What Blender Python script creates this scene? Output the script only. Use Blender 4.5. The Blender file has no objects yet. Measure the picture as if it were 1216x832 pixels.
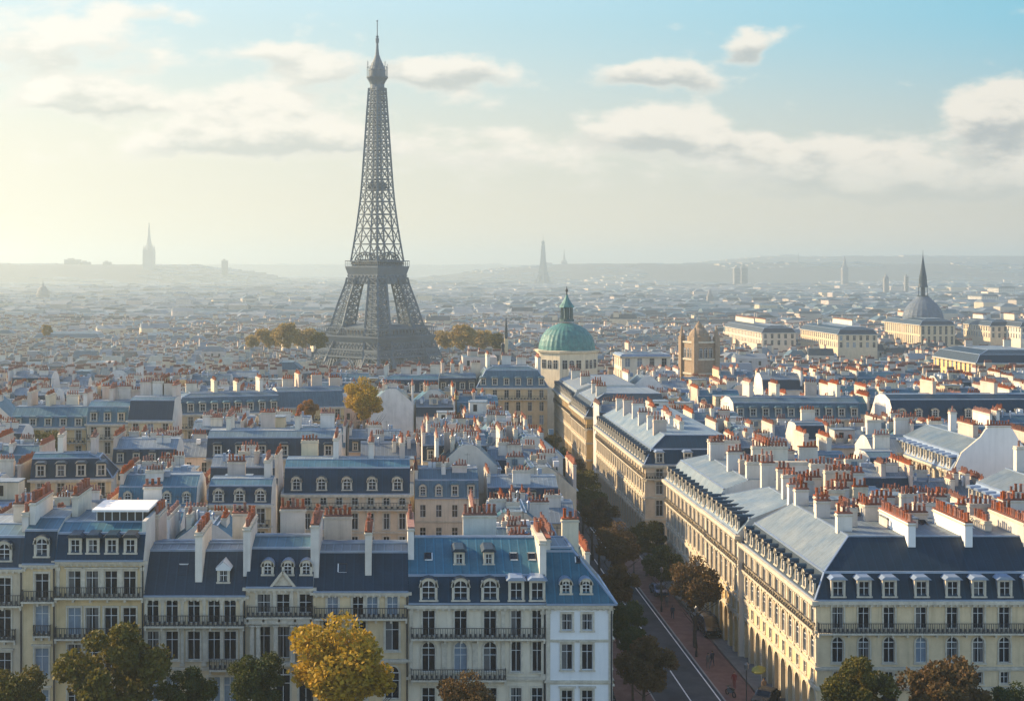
import bpy, math, random
import numpy as np
from mathutils import Vector, Matrix
R = math.radians
random.seed(7)
rnd = random.Random(11)
sc = bpy.context.scene
COL = sc.collection
# ------------------------------------------------------------------ camera
F = 50 / 36 * 1216          # focal length in photograph pixels
HC = 46.0                   # eye height above the streets
PX, PY = 470.0, 318.0       # vanishing point of the avenue
cd = bpy.data.cameras.new('camera'); cam = bpy.data.objects.new('camera', cd); COL.objects.link(cam)
cam.location = (0, 0, HC); cam.rotation_euler = (R(90), 0, 0)
cd.lens = 50; cd.sensor_width = 36; cd.shift_x = (608 - PX) / 1216; cd.shift_y = -(416 - PY) / 1216
cd.clip_end = 40000; cd.clip_start = 1
sc.camera = cam
SUN_AZ, SUN_EL = -64.0, 26.5     # degrees from +Y towards +X
# ------------------------------------------------------------------ exposure
sc.view_settings.view_transform = 'Standard'; sc.view_settings.look = 'None'
EXPO = 1.35; sc.view_settings.exposure = EXPO; sc.view_settings.gamma = 1.0
sc.render.engine = 'CYCLES'
sc.cycles.use_denoising = True
sc.cycles.max_bounces = 5; sc.cycles.diffuse_bounces = 3; sc.cycles.glossy_bounces = 2
sc.cycles.volume_bounces = 1; sc.cycles.transmission_bounces = 2
sc.cycles.caustics_reflective = False; sc.cycles.caustics_refractive = False

# ------------------------------------------------------------------ node helpers
class NT:
    def __init__(s, tree): s.t = tree; s.n = tree.nodes; s.l = tree.links
    def node(s, typ, **kw):
        n = s.n.new(typ)
        for k, v in kw.items(): setattr(n, k, v)
        return n
    def put(s, sock, v):
        if hasattr(v, 'is_linked') or isinstance(v, bpy.types.NodeSocket): s.l.new(v, sock)
        elif v is not None:
            if sock.type == 'RGBA' and len(v) == 3: v = (*v, 1)
            sock.default_value = v
    def math(s, op, a, b=None, c=None, clamp=False):
        n = s.node('ShaderNodeMath', operation=op); n.use_clamp = clamp
        s.put(n.inputs[0], a)
        if b is not None: s.put(n.inputs[1], b)
        if c is not None: s.put(n.inputs[2], c)
        return n.outputs[0]
    def vmath(s, op, a, b=None):
        n = s.node('ShaderNodeVectorMath', operation=op); s.put(n.inputs[0], a)
        if b is not None: s.put(n.inputs[1], b)
        return n.outputs['Value'] if op in ('LENGTH', 'DOT_PRODUCT') else n.outputs[0]
    def mix(s, f, a, b, blend='MIX'):
        n = s.node('ShaderNodeMix', data_type='RGBA', blend_type=blend); n.clamp_factor = True
        s.put(n.inputs[0], f); s.put(n.inputs[6], a); s.put(n.inputs[7], b); return n.outputs[2]
    def rng(s, v, a, b, c=0.0, d=1.0, smooth=False):
        n = s.node('ShaderNodeMapRange'); n.interpolation_type = 'SMOOTHSTEP' if smooth else 'LINEAR'
        s.put(n.inputs[0], v)
        for i, x in enumerate((a, b, c, d)): s.put(n.inputs[i + 1], x)
        return n.outputs[0]
    def noise(s, vec, scale, detail=3, rough=.5):
        n = s.node('ShaderNodeTexNoise'); s.put(n.inputs['Vector'], vec)
        n.inputs['Scale'].default_value = scale; n.inputs['Detail'].default_value = detail; n.inputs['Roughness'].default_value = rough
        return n.outputs[0]
    def sep(s, v):
        n = s.node('ShaderNodeSeparateXYZ'); s.put(n.inputs[0], v); return n.outputs
    def comb(s, x, y, z=0.0):
        n = s.node('ShaderNodeCombineXYZ'); s.put(n.inputs[0], x); s.put(n.inputs[1], y); s.put(n.inputs[2], z); return n.outputs[0]

# ------------------------------------------------------------------ world: sky and clouds by direction
def uv(px, py): return ((px - PX) / F, (PY - py) / F)
# cloud puffs: photograph pixel of their middle, half sizes, weight
PUFFS = [(60, 50, 150, 55, .8), (190, 18, 60, 16, .5), (110, 115, 110, 24, 1.2), (310, 122, 80, 24, 1.3), (330, 160, 150, 30, 1.1), (330, 60, 90, 22, .8), (400, 85, 90, 26, .9),
         (545, 85, 80, 22, 1.35), (560, 120, 50, 14, .7), (780, 92, 78, 19, 1.3), (893, 56, 38, 19, 1.2), (795, 158, 100, 30, 1.7), (950, 178, 120, 24, .8), (1060, 205, 220, 36, 1.0),
         (1180, 145, 66, 42, 1.6), (1210, 110, 40, 30, .9), (590, 180, 130, 26, .6), (600, 155, 60, 16, .5), (250, 175, 220, 30, .6), (700, 215, 260, 30, .4), (1100, 225, 220, 30, .5)]
g = bpy.data.node_groups.new('cloud_density', 'ShaderNodeTree')
g.interface.new_socket('uv', in_out='INPUT', socket_type='NodeSocketVector')
g.interface.new_socket('density', in_out='OUTPUT', socket_type='NodeSocketFloat'); g.interface.new_socket('rise', in_out='OUTPUT', socket_type='NodeSocketFloat')
G = NT(g); gi = G.node('NodeGroupInput'); go = G.node('NodeGroupOutput')
acc = None
warp = G.vmath('MULTIPLY', G.vmath('SUBTRACT', G.node('ShaderNodeTexNoise').outputs[1], (.5, .5, .5)), (.05, .028, 0))
wn = warp.node.inputs[0].links[0].from_node.inputs[0].links[0].from_node
G.l.new(gi.outputs[0], wn.inputs['Vector']); wn.inputs['Scale'].default_value = 18; wn.inputs['Detail'].default_value = 5
p = G.vmath('ADD', gi.outputs[0], warp)
for (x, y, rx, ry, w) in PUFFS:
    u0, v0 = uv(x, y)
    d = G.vmath('MULTIPLY', G.vmath('SUBTRACT', p, (u0, v0, 0)), (F / rx, F / ry, 0))
    L = G.rng(G.vmath('LENGTH', d), 0, 1.6, w * 1.12, 0, True)
    H_ = G.math('MULTIPLY', L, G.sep(d)[1]); hs_ = H_ if acc is None else G.math('ADD', hs_, H_)
    acc = L if acc is None else G.math('ADD', acc, L)
nz = G.noise(G.vmath('MULTIPLY', gi.outputs[0], (1, 2.2, 1)), 26, 7, .58)
nz2 = G.noise(G.vmath('MULTIPLY', gi.outputs[0], (1, 3, 1)), 7, 3, .5)
dn = G.math('ADD', G.math('MULTIPLY', acc, .75), G.math('ADD', G.math('MULTIPLY', G.math('SUBTRACT', nz, .5), 1.7), G.math('MULTIPLY', G.math('SUBTRACT', nz2, .5), .7)))
G.l.new(dn, go.inputs[0])
rise = G.math('ADD', G.math('DIVIDE', hs_, G.math('MAXIMUM', acc, .05)), G.math('MULTIPLY', G.math('SUBTRACT', nz, .5), 2.4)); G.l.new(rise, go.inputs[1])

w = bpy.data.worlds.new('World'); sc.world = w; w.use_nodes = True
W = NT(w.node_tree); W.n.clear()
out = W.node('ShaderNodeOutputWorld'); bg = W.node('ShaderNodeBackground')
SKY = 0.125
bg.inputs[1].default_value = SKY
W.l.new(bg.outputs[0], out.inputs[0])
sky = W.node('ShaderNodeTexSky', sky_type='NISHITA'); sky.sun_disc = False
sky.sun_elevation = R(SUN_EL); sky.sun_rotation = R(SUN_AZ); sky.air_density = 1.0; sky.dust_density = .4; sky.ozone_density = 2.6
tc = W.node('ShaderNodeTexCoord')
sx, sy, sz = W.sep(tc.outputs['Generated'])
yy = W.math('MAXIMUM', sy, .05)
u = W.math('DIVIDE', sx, yy); v = W.math('DIVIDE', sz, yy)
front = W.rng(sy, .25, .6, 0, 1, True)
def C10(c, k=1.0):      # display-linear colour -> world colour before the Background strength
    return tuple(x * k / SKY / 2 ** EXPO for x in c)
azf = W.rng(u, -.28, .44, 0, 1)
hor = W.mix(azf, C10((1.0, .93, .70)), C10((.80, .67, .50)))
mid = W.mix(azf, C10((.95, .92, .76)), C10((.56, .62, .59)))
top = W.mix(azf, C10((.72, .88, .90)), C10((.25, .60, .76)))
grad = W.mix(W.rng(v, .07, .19, 0, 1, True), W.mix(W.rng(v, .0, .085, 0, 1, True), hor, mid), top)
low = W.math('MULTIPLY', W.rng(sz, .16, .34, 1, 0, True), front)
clear = W.mix(low, sky.outputs[0], grad)
def dens(vec):
    n = W.node('ShaderNodeGroup'); n.node_tree = g; W.put(n.inputs[0], vec); return n.outputs
uvv = W.comb(u, v)
d0, rise_ = dens(uvv)[:2]
cov = W.math('MULTIPLY', W.rng(d0, .15, .72, 0, 1, True), W.rng(v, .035, .085, .15, 1, True))
cov = W.math('MULTIPLY', cov, W.math('MULTIPLY', front, W.rng(v, .35, .6, 1, .0)))
lit = W.rng(rise_, -.55, .35, 0, 1, True)
thick = W.rng(d0, .2, .8, 0, 1, True)
cb = W.mix(azf, C10((1.05, 1.0, .90)), C10((1.0, .92, .80)))
cdk = W.mix(azf, C10((.68, .71, .66)), C10((.47, .50, .50)))
ccol = W.mix(W.math('MULTIPLY', W.math('SUBTRACT', 1.0, lit), W.math('ADD', W.math('MULTIPLY', thick, .95), .05)), cb, cdk)
final = W.mix(W.math('MULTIPLY', cov, .88), clear, ccol)
W.l.new(final, bg.inputs[0])
# ------------------------------------------------------------------ sun
sd = bpy.data.lights.new('sun', 'SUN'); sun = bpy.data.objects.new('sun', sd); COL.objects.link(sun)
sd.energy = 4.3; sd.angle = R(0.6); sd.color = (1.0, .75, .44)
sv = Vector((math.sin(R(SUN_AZ)) * math.cos(R(SUN_EL)), math.cos(R(SUN_AZ)) * math.cos(R(SUN_EL)), math.sin(R(SUN_EL))))
sun.rotation_euler = sv.to_track_quat('Z', 'Y').to_euler()
sun.location = (-200, 0, 300)

# ------------------------------------------------------------------ materials
MATS = {}
def mat(name, col, rough=.8, spec=.3, metal=0.0, var=.25, scale=.6, col2=None, streak=0.0, rndv=0.0, bump=0.0, seams=0.0, seam_z=False, coord='Object', emis=None, fine=0.0):
    if name in MATS: return MATS[name]
    m = bpy.data.materials.new(name); m.use_nodes = True
    T = NT(m.node_tree); b = T.n['Principled BSDF']
    tcn = T.node('ShaderNodeTexCoord'); geo = T.node('ShaderNodeNewGeometry')
    vec = tcn.outputs['Object'] if coord == 'Object' else geo.outputs['Position']
    col2 = col2 or tuple(c * (1 - var) for c in col)
    n = T.noise(vec, scale, 5, .6)
    c = T.mix(T.rng(n, .32, .68, 0, 1), col, col2)
    if streak:
        n2 = T.noise(T.vmath('MULTIPLY', vec, (1.6, 1.6, .12)), 1.3, 4, .6)
        c = T.mix(T.math('MULTIPLY', T.rng(n2, .5, .75), streak), c, tuple(x * .45 for x in col))
    if fine:
        n4 = T.noise(vec, 6.0, 3, .7)
        c = T.mix(T.math('MULTIPLY', T.rng(n4, .35, .7), fine), c, tuple(x * .5 for x in col))
    h = None
    if seams:
        x, y, z = T.sep(vec); nx, ny, _ = T.sep(tcn.outputs['Normal'])
        pick = T.math('GREATER_THAN', T.math('ABSOLUTE', nx), T.math('ABSOLUTE', ny))
        q = T.math('ADD', T.math('MULTIPLY', pick, y), T.math('MULTIPLY', T.math('SUBTRACT', 1.0, pick), x))
        fr = T.math('FRACT', T.math('DIVIDE', q, seams))
        line = T.math('LESS_THAN', fr, .15)
        edge = T.math('LESS_THAN', T.math('ABSOLUTE', T.math('SUBTRACT', fr, .22)), .07)
        sheet = T.math('FLOOR', T.math('DIVIDE', q, seams))
        wn_ = T.node('ShaderNodeTexWhiteNoise', noise_dimensions='2D')
        T.put(wn_.inputs['Vector'], T.comb(sheet, T.math('FLOOR', T.math('DIVIDE', z, .9))))
        c = T.mix(T.math('MULTIPLY', wn_.outputs[0], .3), c, tuple(x * .5 for x in col))
        c = T.mix(T.math('MULTIPLY', line, .35), c, tuple(min(1, x * 1.8) for x in col)); c = T.mix(T.math('MULTIPLY', edge, .25), c, tuple(x * .4 for x in col))
        h = line
    if rndv:
        oi = T.node('ShaderNodeObjectInfo')
        hs = T.node('ShaderNodeHueSaturation')
        T.put(hs.inputs['Value'], T.rng(oi.outputs['Random'], 0, 1, 1 - rndv, 1 + rndv * .6))
        T.put(hs.inputs['Saturation'], T.rng(T.math('FRACT', T.math('MULTIPLY', oi.outputs['Random'], 7.3)), 0, 1, .7, 1.25))
        T.put(hs.inputs['Color'], c); c = hs.outputs[0]
    T.put(b.inputs['Base Color'], c)
    b.inputs['Roughness'].default_value = rough; b.inputs['Metallic'].default_value = metal
    b.inputs['Specular IOR Level'].default_value = spec
    T.put(b.inputs['Roughness'], T.rng(n, .3, .7, max(.03, rough - .12), min(1, rough + .12)))
    if bump:
        bn = T.node('ShaderNodeBump'); bn.inputs['Strength'].default_value = bump; bn.inputs['Distance'].default_value = .06
        T.put(bn.inputs['Height'], h if h is not None else n); T.l.new(bn.outputs[0], b.inputs['Normal'])
    if emis: b.inputs['Emission Color'].default_value = (*emis, 1); b.inputs['Emission Strength'].default_value = 1
    MATS[name] = m; return m
STONE = mat('limestone', (.66, .51, .31), .85, .2, var=.22, streak=.55, rndv=.12, fine=.15)
STONE2 = mat('white_limestone', (.70, .61, .46), .85, .2, var=.18, streak=.5, rndv=.08, fine=.1)
STONE3 = mat('ochre_limestone', (.72, .49, .24), .85, .2, var=.25, streak=.35, rndv=.12, fine=.15)
TRIM = mat('carved_limestone', (.60, .53, .41), .85, .2, var=.3, streak=.45, scale=1.5, fine=.25)
PLAST = mat('party_wall_render', (.68, .63, .55), .9, .15, var=.25, scale=.35, streak=.4, rndv=.12, fine=.12)
PLAST2 = mat('pink_grey_render', (.60, .49, .41), .9, .15, var=.25, scale=.35, streak=.5, rndv=.15, fine=.12)
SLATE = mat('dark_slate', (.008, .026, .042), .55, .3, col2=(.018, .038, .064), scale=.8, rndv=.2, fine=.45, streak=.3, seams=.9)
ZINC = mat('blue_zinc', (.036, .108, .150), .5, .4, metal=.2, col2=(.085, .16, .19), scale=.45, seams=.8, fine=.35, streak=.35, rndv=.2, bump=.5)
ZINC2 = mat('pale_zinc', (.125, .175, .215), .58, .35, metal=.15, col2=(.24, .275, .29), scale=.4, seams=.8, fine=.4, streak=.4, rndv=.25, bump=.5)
LEAD = mat('lead_flashing', (.25, .32, .42), .4, .5, metal=.3, var=.3)
POT = mat('terracotta', (.30, .095, .05), .85, .2, col2=(.13, .06, .045), scale=2.2, rndv=.4)
GLASS = mat('window_glass', (.008, .013, .022), .1, .22, var=.5, scale=1.0)
CURTAIN = mat('window_glass_with_blind', (.20, .26, .32), .15, .5, var=.3, scale=1.0)
LINEN = mat('curtain', (.12, .12, .12), .8, .2, var=.3)
PAINT = mat('white_paint', (.60, .60, .58), .5, .4, var=.12)
IRON = mat('black_iron', (.018, .020, .026), .5, .4, var=.2)
COPPER = mat('green_copper', (.055, .20, .17), .6, .4, var=.0, col2=(.03, .10, .11), scale=.9, streak=.5)
TOWER = mat('tower_iron', (.095, .125, .150), .6, .3, var=.25, scale=.1)
ASPH = mat('asphalt', (.045, .050, .058), .85, .3, var=.3, scale=.35, coord='World', fine=.2)
GROUND = mat('city_ground', (.09, .088, .085), .95, .2, var=.3, scale=.02, coord='World')
PAVE = mat('red_paving', (.16, .085, .070), .85, .3, var=.3, scale=.8, coord='World', fine=.3)
PAVE2 = mat('grey_paving', (.17, .16, .15), .85, .3, var=.3, scale=.8, coord='World', fine=.3)
KERB = mat('kerb_granite', (.28, .27, .26), .8, .3, var=.2, coord='World')
LINE = mat('road_paint', (.72, .72, .70), .7, .3, var=.25, scale=1.2, coord='World')
BARK = mat('bark', (.075, .058, .045), .9, .2, var=.4, scale=3)
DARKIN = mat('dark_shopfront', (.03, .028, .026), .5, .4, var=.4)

# ------------------------------------------------------------------ mesh builder
class MB:
    def __init__(s): s.v = []; s.f = []; s.mi = []; s.mats = []
    def k(s, m):
        if m not in s.mats: s.mats.append(m)
        return s.mats.index(m)
    def poly(s, pts, m):
        i = len(s.v); s.v.extend(tuple(p) for p in pts); s.f.append(tuple(range(i, i + len(pts)))); s.mi.append(s.k(m))
    def grid(s, rows, m, closed=False):   # rows of points joined by quads
        i = len(s.v); n = len(rows[0]); k = s.k(m)
        for r_ in rows: s.v.extend(tuple(p) for p in r_)
        for a in range(len(rows) - 1):
            for b in range(n if closed else n - 1):
                c = (b + 1) % n
                s.f.append((i + a * n + b, i + a * n + c, i + (a + 1) * n + c, i + (a + 1) * n + b)); s.mi.append(k)
    def box(s, x0, x1, y0, y1, z0, z1, m, bottom=True, top=True):
        i = len(s.v); k = s.k(m)
        s.v += [(x0, y0, z0), (x1, y0, z0), (x1, y1, z0), (x0, y1, z0), (x0, y0, z1), (x1, y0, z1), (x1, y1, z1), (x0, y1, z1)]
        fs = [(0, 1, 5, 4), (1, 2, 6, 5), (2, 3, 7, 6), (3, 0, 4, 7)]
        if top: fs.append((4, 5, 6, 7))
        if bottom: fs.append((0, 3, 2, 1))
        for q in fs: s.f.append(tuple(i + j for j in q)); s.mi.append(k)
    def bar(s, p, q, w, m, n=4):
        p = Vector(p); q = Vector(q); d = q - p
        if d.length < 1e-5: return
        d.normalize(); a = d.cross(Vector((0, 0, 1)))
        if a.length < .05: a = Vector((1, 0, 0))
        a.normalize(); b = d.cross(a); rows = []
        for e in (p, q):
            rows.append([e + (a * math.cos(t) + b * math.sin(t)) * w * .7071 for t in [math.pi / n + 2 * math.pi * i / n for i in range(n)]])
        s.grid(rows, m, True)
    def lathe(s, prof, n, m, c=(0, 0), rib=0.0):
        rows = []
        for (r_, z) in prof:
            rows.append([(c[0] + (r_ * (1 + (rib if i % 2 else 0))) * math.cos(2 * math.pi * i / n), c[1] + (r_ * (1 + (rib if i % 2 else 0))) * math.sin(2 * math.pi * i / n), z) for i in range(n)])
        s.grid(rows, m, True)
    def mesh(s, name, smooth=False):
        me = bpy.data.meshes.new(name); me.from_pydata(s.v, [], s.f)
        for m in s.mats: me.materials.append(m)
        me.polygons.foreach_set('material_index', s.mi)
        if smooth: me.polygons.foreach_set('use_smooth', [True] * len(s.f))
        me.update(); return me
    def build(s, name, parent=None, smooth=False, loc=None, kind=None):
        if not s.f: return None
        return link(name, s.mesh(name, smooth), parent, loc, kind)
def link(name, me, parent=None, loc=None, kind=None, rz=0.0):
    o = bpy.data.objects.new(name, me); COL.objects.link(o)
    if parent is not None: o.parent = parent
    if loc is not None: o.location = loc
    if rz: o.rotation_euler = (0, 0, rz)
    if kind: o['kind'] = kind
    return o
USED = {}
def tag(o, label, cat, group=None):
    USED.setdefault(label, []).append(o.name)
    o['label'] = label; o['category'] = cat
    if group: o['group'] = group
    return o
def thing(name, label, cat, loc=(0, 0, 0), rz=0.0, group=None):
    o = link(name, None, None, loc, None, rz); o.empty_display_size = 1
    return tag(o, label, cat, group)
def copy_tree(o, parent=None):
    c = o.copy(); COL.objects.link(c)
    if parent is not None: c.parent = parent
    for ch in KIDS.get(o.name) or list(o.children):
        copy_tree(ch, c)
    return c
KIDS = {}
def remember(o):
    KIDS[o.name] = list(o.children)
    for c in o.children: remember(c)
def ordinal(n):
    s_ = ['zeroth', 'first', 'second', 'third', 'fourth', 'fifth', 'sixth', 'seventh', 'eighth', 'ninth', 'tenth', 'eleventh', 'twelfth', 'thirteenth', 'fourteenth', 'fifteenth', 'sixteenth', 'seventeenth', 'eighteenth', 'nineteenth', 'twentieth']
    if n <= 20: return s_[n]
    t = {2: 'twenty', 3: 'thirty', 4: 'forty', 5: 'fifty', 6: 'sixty'}[n // 10]
    return t + 'ieth' [0:0] + ('-' + s_[n % 10] if n % 10 else '')
def gz(D): return -.072 * min(max(D - 385, 0), 235)      # the city falls away towards the river plain
def world(px, py, z):      # where a point of known height stands
    D = F * (HC - z) / (py - PY); return (px - PX) * D / F, D

# ------------------------------------------------------------------ windows, dormers, chimneys (shared meshes)
_c = {}
VR = random.Random(3)
def window_mesh(w_, h, arch=False, glass=GLASS, cross=True):
    cv = VR.choice((0, 0, 0, 0, 0, 0, 1, 3)) if glass is GLASS else 0
    w_ = round(w_, 2); h = round(h, 2); key = ('w', w_, h, arch, glass.name, cv)
    if key in _c: return _c[key]
    b = MB(); f = .045; hs = h - w_ / 2 if arch else h; x = w_ / 2
    b.poly([(-x, .05, 0), (x, .05, 0), (x, .05, hs), (-x, .05, hs)], glass)
    if cv == 1:
        for e in (-1, 1): b.poly([(e * x * .9, .044, f), (e * x * .45, .044, f), (e * x * .3, .044, hs * .97), (e * x * .9, .044, hs * .97)], LINEN)
    if cv == 2: b.poly([(-x * .9, .044, hs * .55), (x * .9, .044, hs * .55), (x * .9, .044, hs * .98), (-x * .9, .044, hs * .98)], LINEN)
    if cv == 3: b.poly([(-x * .9, .044, f), (-x * .1, .044, f), (-x * .1, .044, hs * .97), (-x * .9, .044, hs * .97)], LINEN)
    b.box(-x, -x + f, -.02, .05, 0, hs, PAINT); b.box(x - f, x, -.02, .05, 0, hs, PAINT)
    b.box(-x + f, x - f, -.02, .05, 0, f, PAINT)
    b.box(-.026, .026, -.03, .045, f, hs, PAINT)
    for t in ((.55,) if h < 1.9 else (.70,)):
        b.box(-x + f, x - f, -.015, .045, hs * t - .025, hs * t + .025, PAINT)
    if arch:
        pts = [(x * math.cos(a), .05, hs + x * math.sin(a)) for a in [math.pi * i / 8 for i in range(9)]]
        b.poly(pts, glass)
        r2 = x - f
        for i in range(8):
            a0, a1 = math.pi * i / 8, math.pi * (i + 1) / 8
            b.poly([(x * math.cos(a0), -.02, hs + x * math.sin(a0)), (x * math.cos(a1), -.02, hs + x * math.sin(a1)), (r2 * math.cos(a1), -.02, hs + r2 * math.sin(a1)), (r2 * math.cos(a0), -.02, hs + r2 * math.sin(a0))], PAINT)
        b.box(-x + f, x - f, -.02, .05, hs - .04, hs + .04, PAINT)
        b.box(-.04, .04, -.025, .045, hs + .04, hs + r2, PAINT)
    else: b.box(-x + f, x - f, -.02, .05, h - f, h, PAINT)
    _c[key] = b.mesh('window'); return _c[key]
def dormer_mesh(w_, h, style, roof):
    key = ('d', w_, h, style, roof.name)
    if key in _c: return _c[key]
    b = MB(); x = w_ / 2; j = .2; dp = 2.2; m = TRIM
    b.box(-x - j, -x, 0, .25, 0, h, m); b.box(x, x + j, 0, .25, 0, h, m)
    b.box(-x - j - .08, x + j + .08, -.1, .25, -.14, 0, m)
    b.box(-x - j + .03, -x, .25, dp, -.6, h, roof); b.box(x, x + j - .03, .25, dp, -.6, h, roof)
    if style == 'arch':
        n = 8; ro = x + j
        arc = lambda r_, y, zc, k=1.0: [(r_ * math.cos(a), y, zc + k * r_ * math.sin(a)) for a in [math.pi * i / n for i in range(n + 1)]]
        zc = h - x
        b.grid([arc(x, 0, zc), arc(ro, 0, zc)], m); b.grid([arc(ro, 0, zc), arc(ro + .1, -.1, zc)], m)
        b.grid([arc(ro + .1, -.1, zc), arc(ro + .1, dp, zc)], roof); b.grid([arc(x, .25, zc), arc(x, 0, zc)], m)
        for sgn in (-1, 1):   # spandrel between jamb top and round arch
            pts = [(sgn * x * math.cos(a), .02, zc + x * math.sin(a)) for a in [math.pi / 2 * i / 5 for i in range(6)]]
            for i in range(5): b.poly([(sgn * x, .02, h), pts[i], pts[i + 1]], m)
    elif style == 'pediment':
        b.box(-x - j - .1, x + j + .1, -.1, .25, h, h + .15, PAINT)
        z0 = h + .15; zt = z0 + .65; e = x + j + .18
        b.poly([(-e, -.08, z0), (e, -.08, z0), (0, -.08, zt)], PAINT)
        b.poly([(-e, -.1, z0), (0, -.1, zt + .05), (0, dp + .4, zt + .05), (-e, dp, z0)], PAINT)
        b.poly([(0, -.1, zt + .05), (e, -.1, z0), (e, dp, z0), (0, dp + .4, zt + .05)], PAINT)
    else:
        b.box(-x - j, x + j, 0, .25, h, h + .18, m)
        z0 = h + .18; e = x + j + .2; rs = [(-e, z0), (-e * .6, z0 + .3), (e * .6, z0 + .3), (e, z0)]
        b.grid([[(a, -.28, z) for a, z in rs], [(a, dp + .2, z + .12) for a, z in rs]], roof)
        b.poly([(a, -.28, z) for a, z in rs], roof)
        b.poly([(-e, -.28, z0), (e, -.28, z0), (e, .2, z0), (-e, .2, z0)], m)
    _c[key] = b.mesh('dormer'); return _c[key]
def pot_mesh(h=.85, r_=.17):
    key = ('p', h)
    if key in _c: return _c[key]
    b = MB(); b.lathe([(r_ * 1.1, 0), (r_ * .95, h * .1), (r_ * .8, h * .85), (r_ * 1.02, h * .87), (r_ * 1.0, h), (r_ * .7, h), (r_ * .6, h * .7)], 8, POT)
    _c[key] = b.mesh('chimney_pot'); return _c[key]
def pots_into(b, x0, x1, y0, y1, z, rg, step=.42, n=6):
    lx, ly = x1 - x0, y1 - y0; L = max(lx, ly); k = max(1, int((L - .2) / step))
    for i in range(k):
        if rg.random() < .06: continue
        t = (i + .5) / k * L; h = rg.choice((.45, .55, .6, .7, .8)); r_ = .15
        cx, cy = (x0 + t, (y0 + y1) / 2) if lx >= ly else ((x0 + x1) / 2, y0 + t)
        b.lathe([(r_ * 1.1, z), (r_ * .85, z + h * .85), (r_ * 1.05, z + h), (r_ * .3, z + h * .98)], n, POT, (cx, cy))
def chimney(parent, x0, x1, y0, y1, z0, z1, rg, m=None, hero=True, into=None, pots=None):
    """a rendered slab with a stone cap and a row of terracotta pots"""
    m = m or rg.choice((PLAST, PLAST, STONE2, PLAST2)); b = into or MB()
    b.box(x0, x1, y0, y1, z0, z1, m, bottom=False)
    b.box(x0 - .09, x1 + .09, y0 - .09, y1 + .09, z1 - .28, z1 - .12, TRIM)
    b.box(x0 - .05, x1 + .05, y0 - .05, y1 + .05, z1, z1 + .14, POT if rg.random() < .5 else TRIM)
    px0, px1, py0, py1 = pots or (x0, x1, y0, y1)
    if not hero or into: pots_into(b, px0, px1, py0, py1, z1 + .14, rg)
    if into: return None
    c = b.build('chimney', parent)
    if hero:
        lx, ly = px1 - px0, py1 - py0; L = max(lx, ly); k = max(1, int(L / .44))
        for i in range(k):
            t = (i + .5) / k * L
            cx, cy = (px0 + t, (py0 + py1) / 2) if lx >= ly else ((px0 + px1) / 2, py0 + t)
            o = link('chimney_pot', pot_mesh(rg.choice((.6, .7, .8, .9))), c, (cx + rg.uniform(-.04, .04), cy + rg.uniform(-.03, .03), z1 + .14), rz=rg.random())
            o.rotation_euler[0] = rg.uniform(-.05, .05)
    return c

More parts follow.
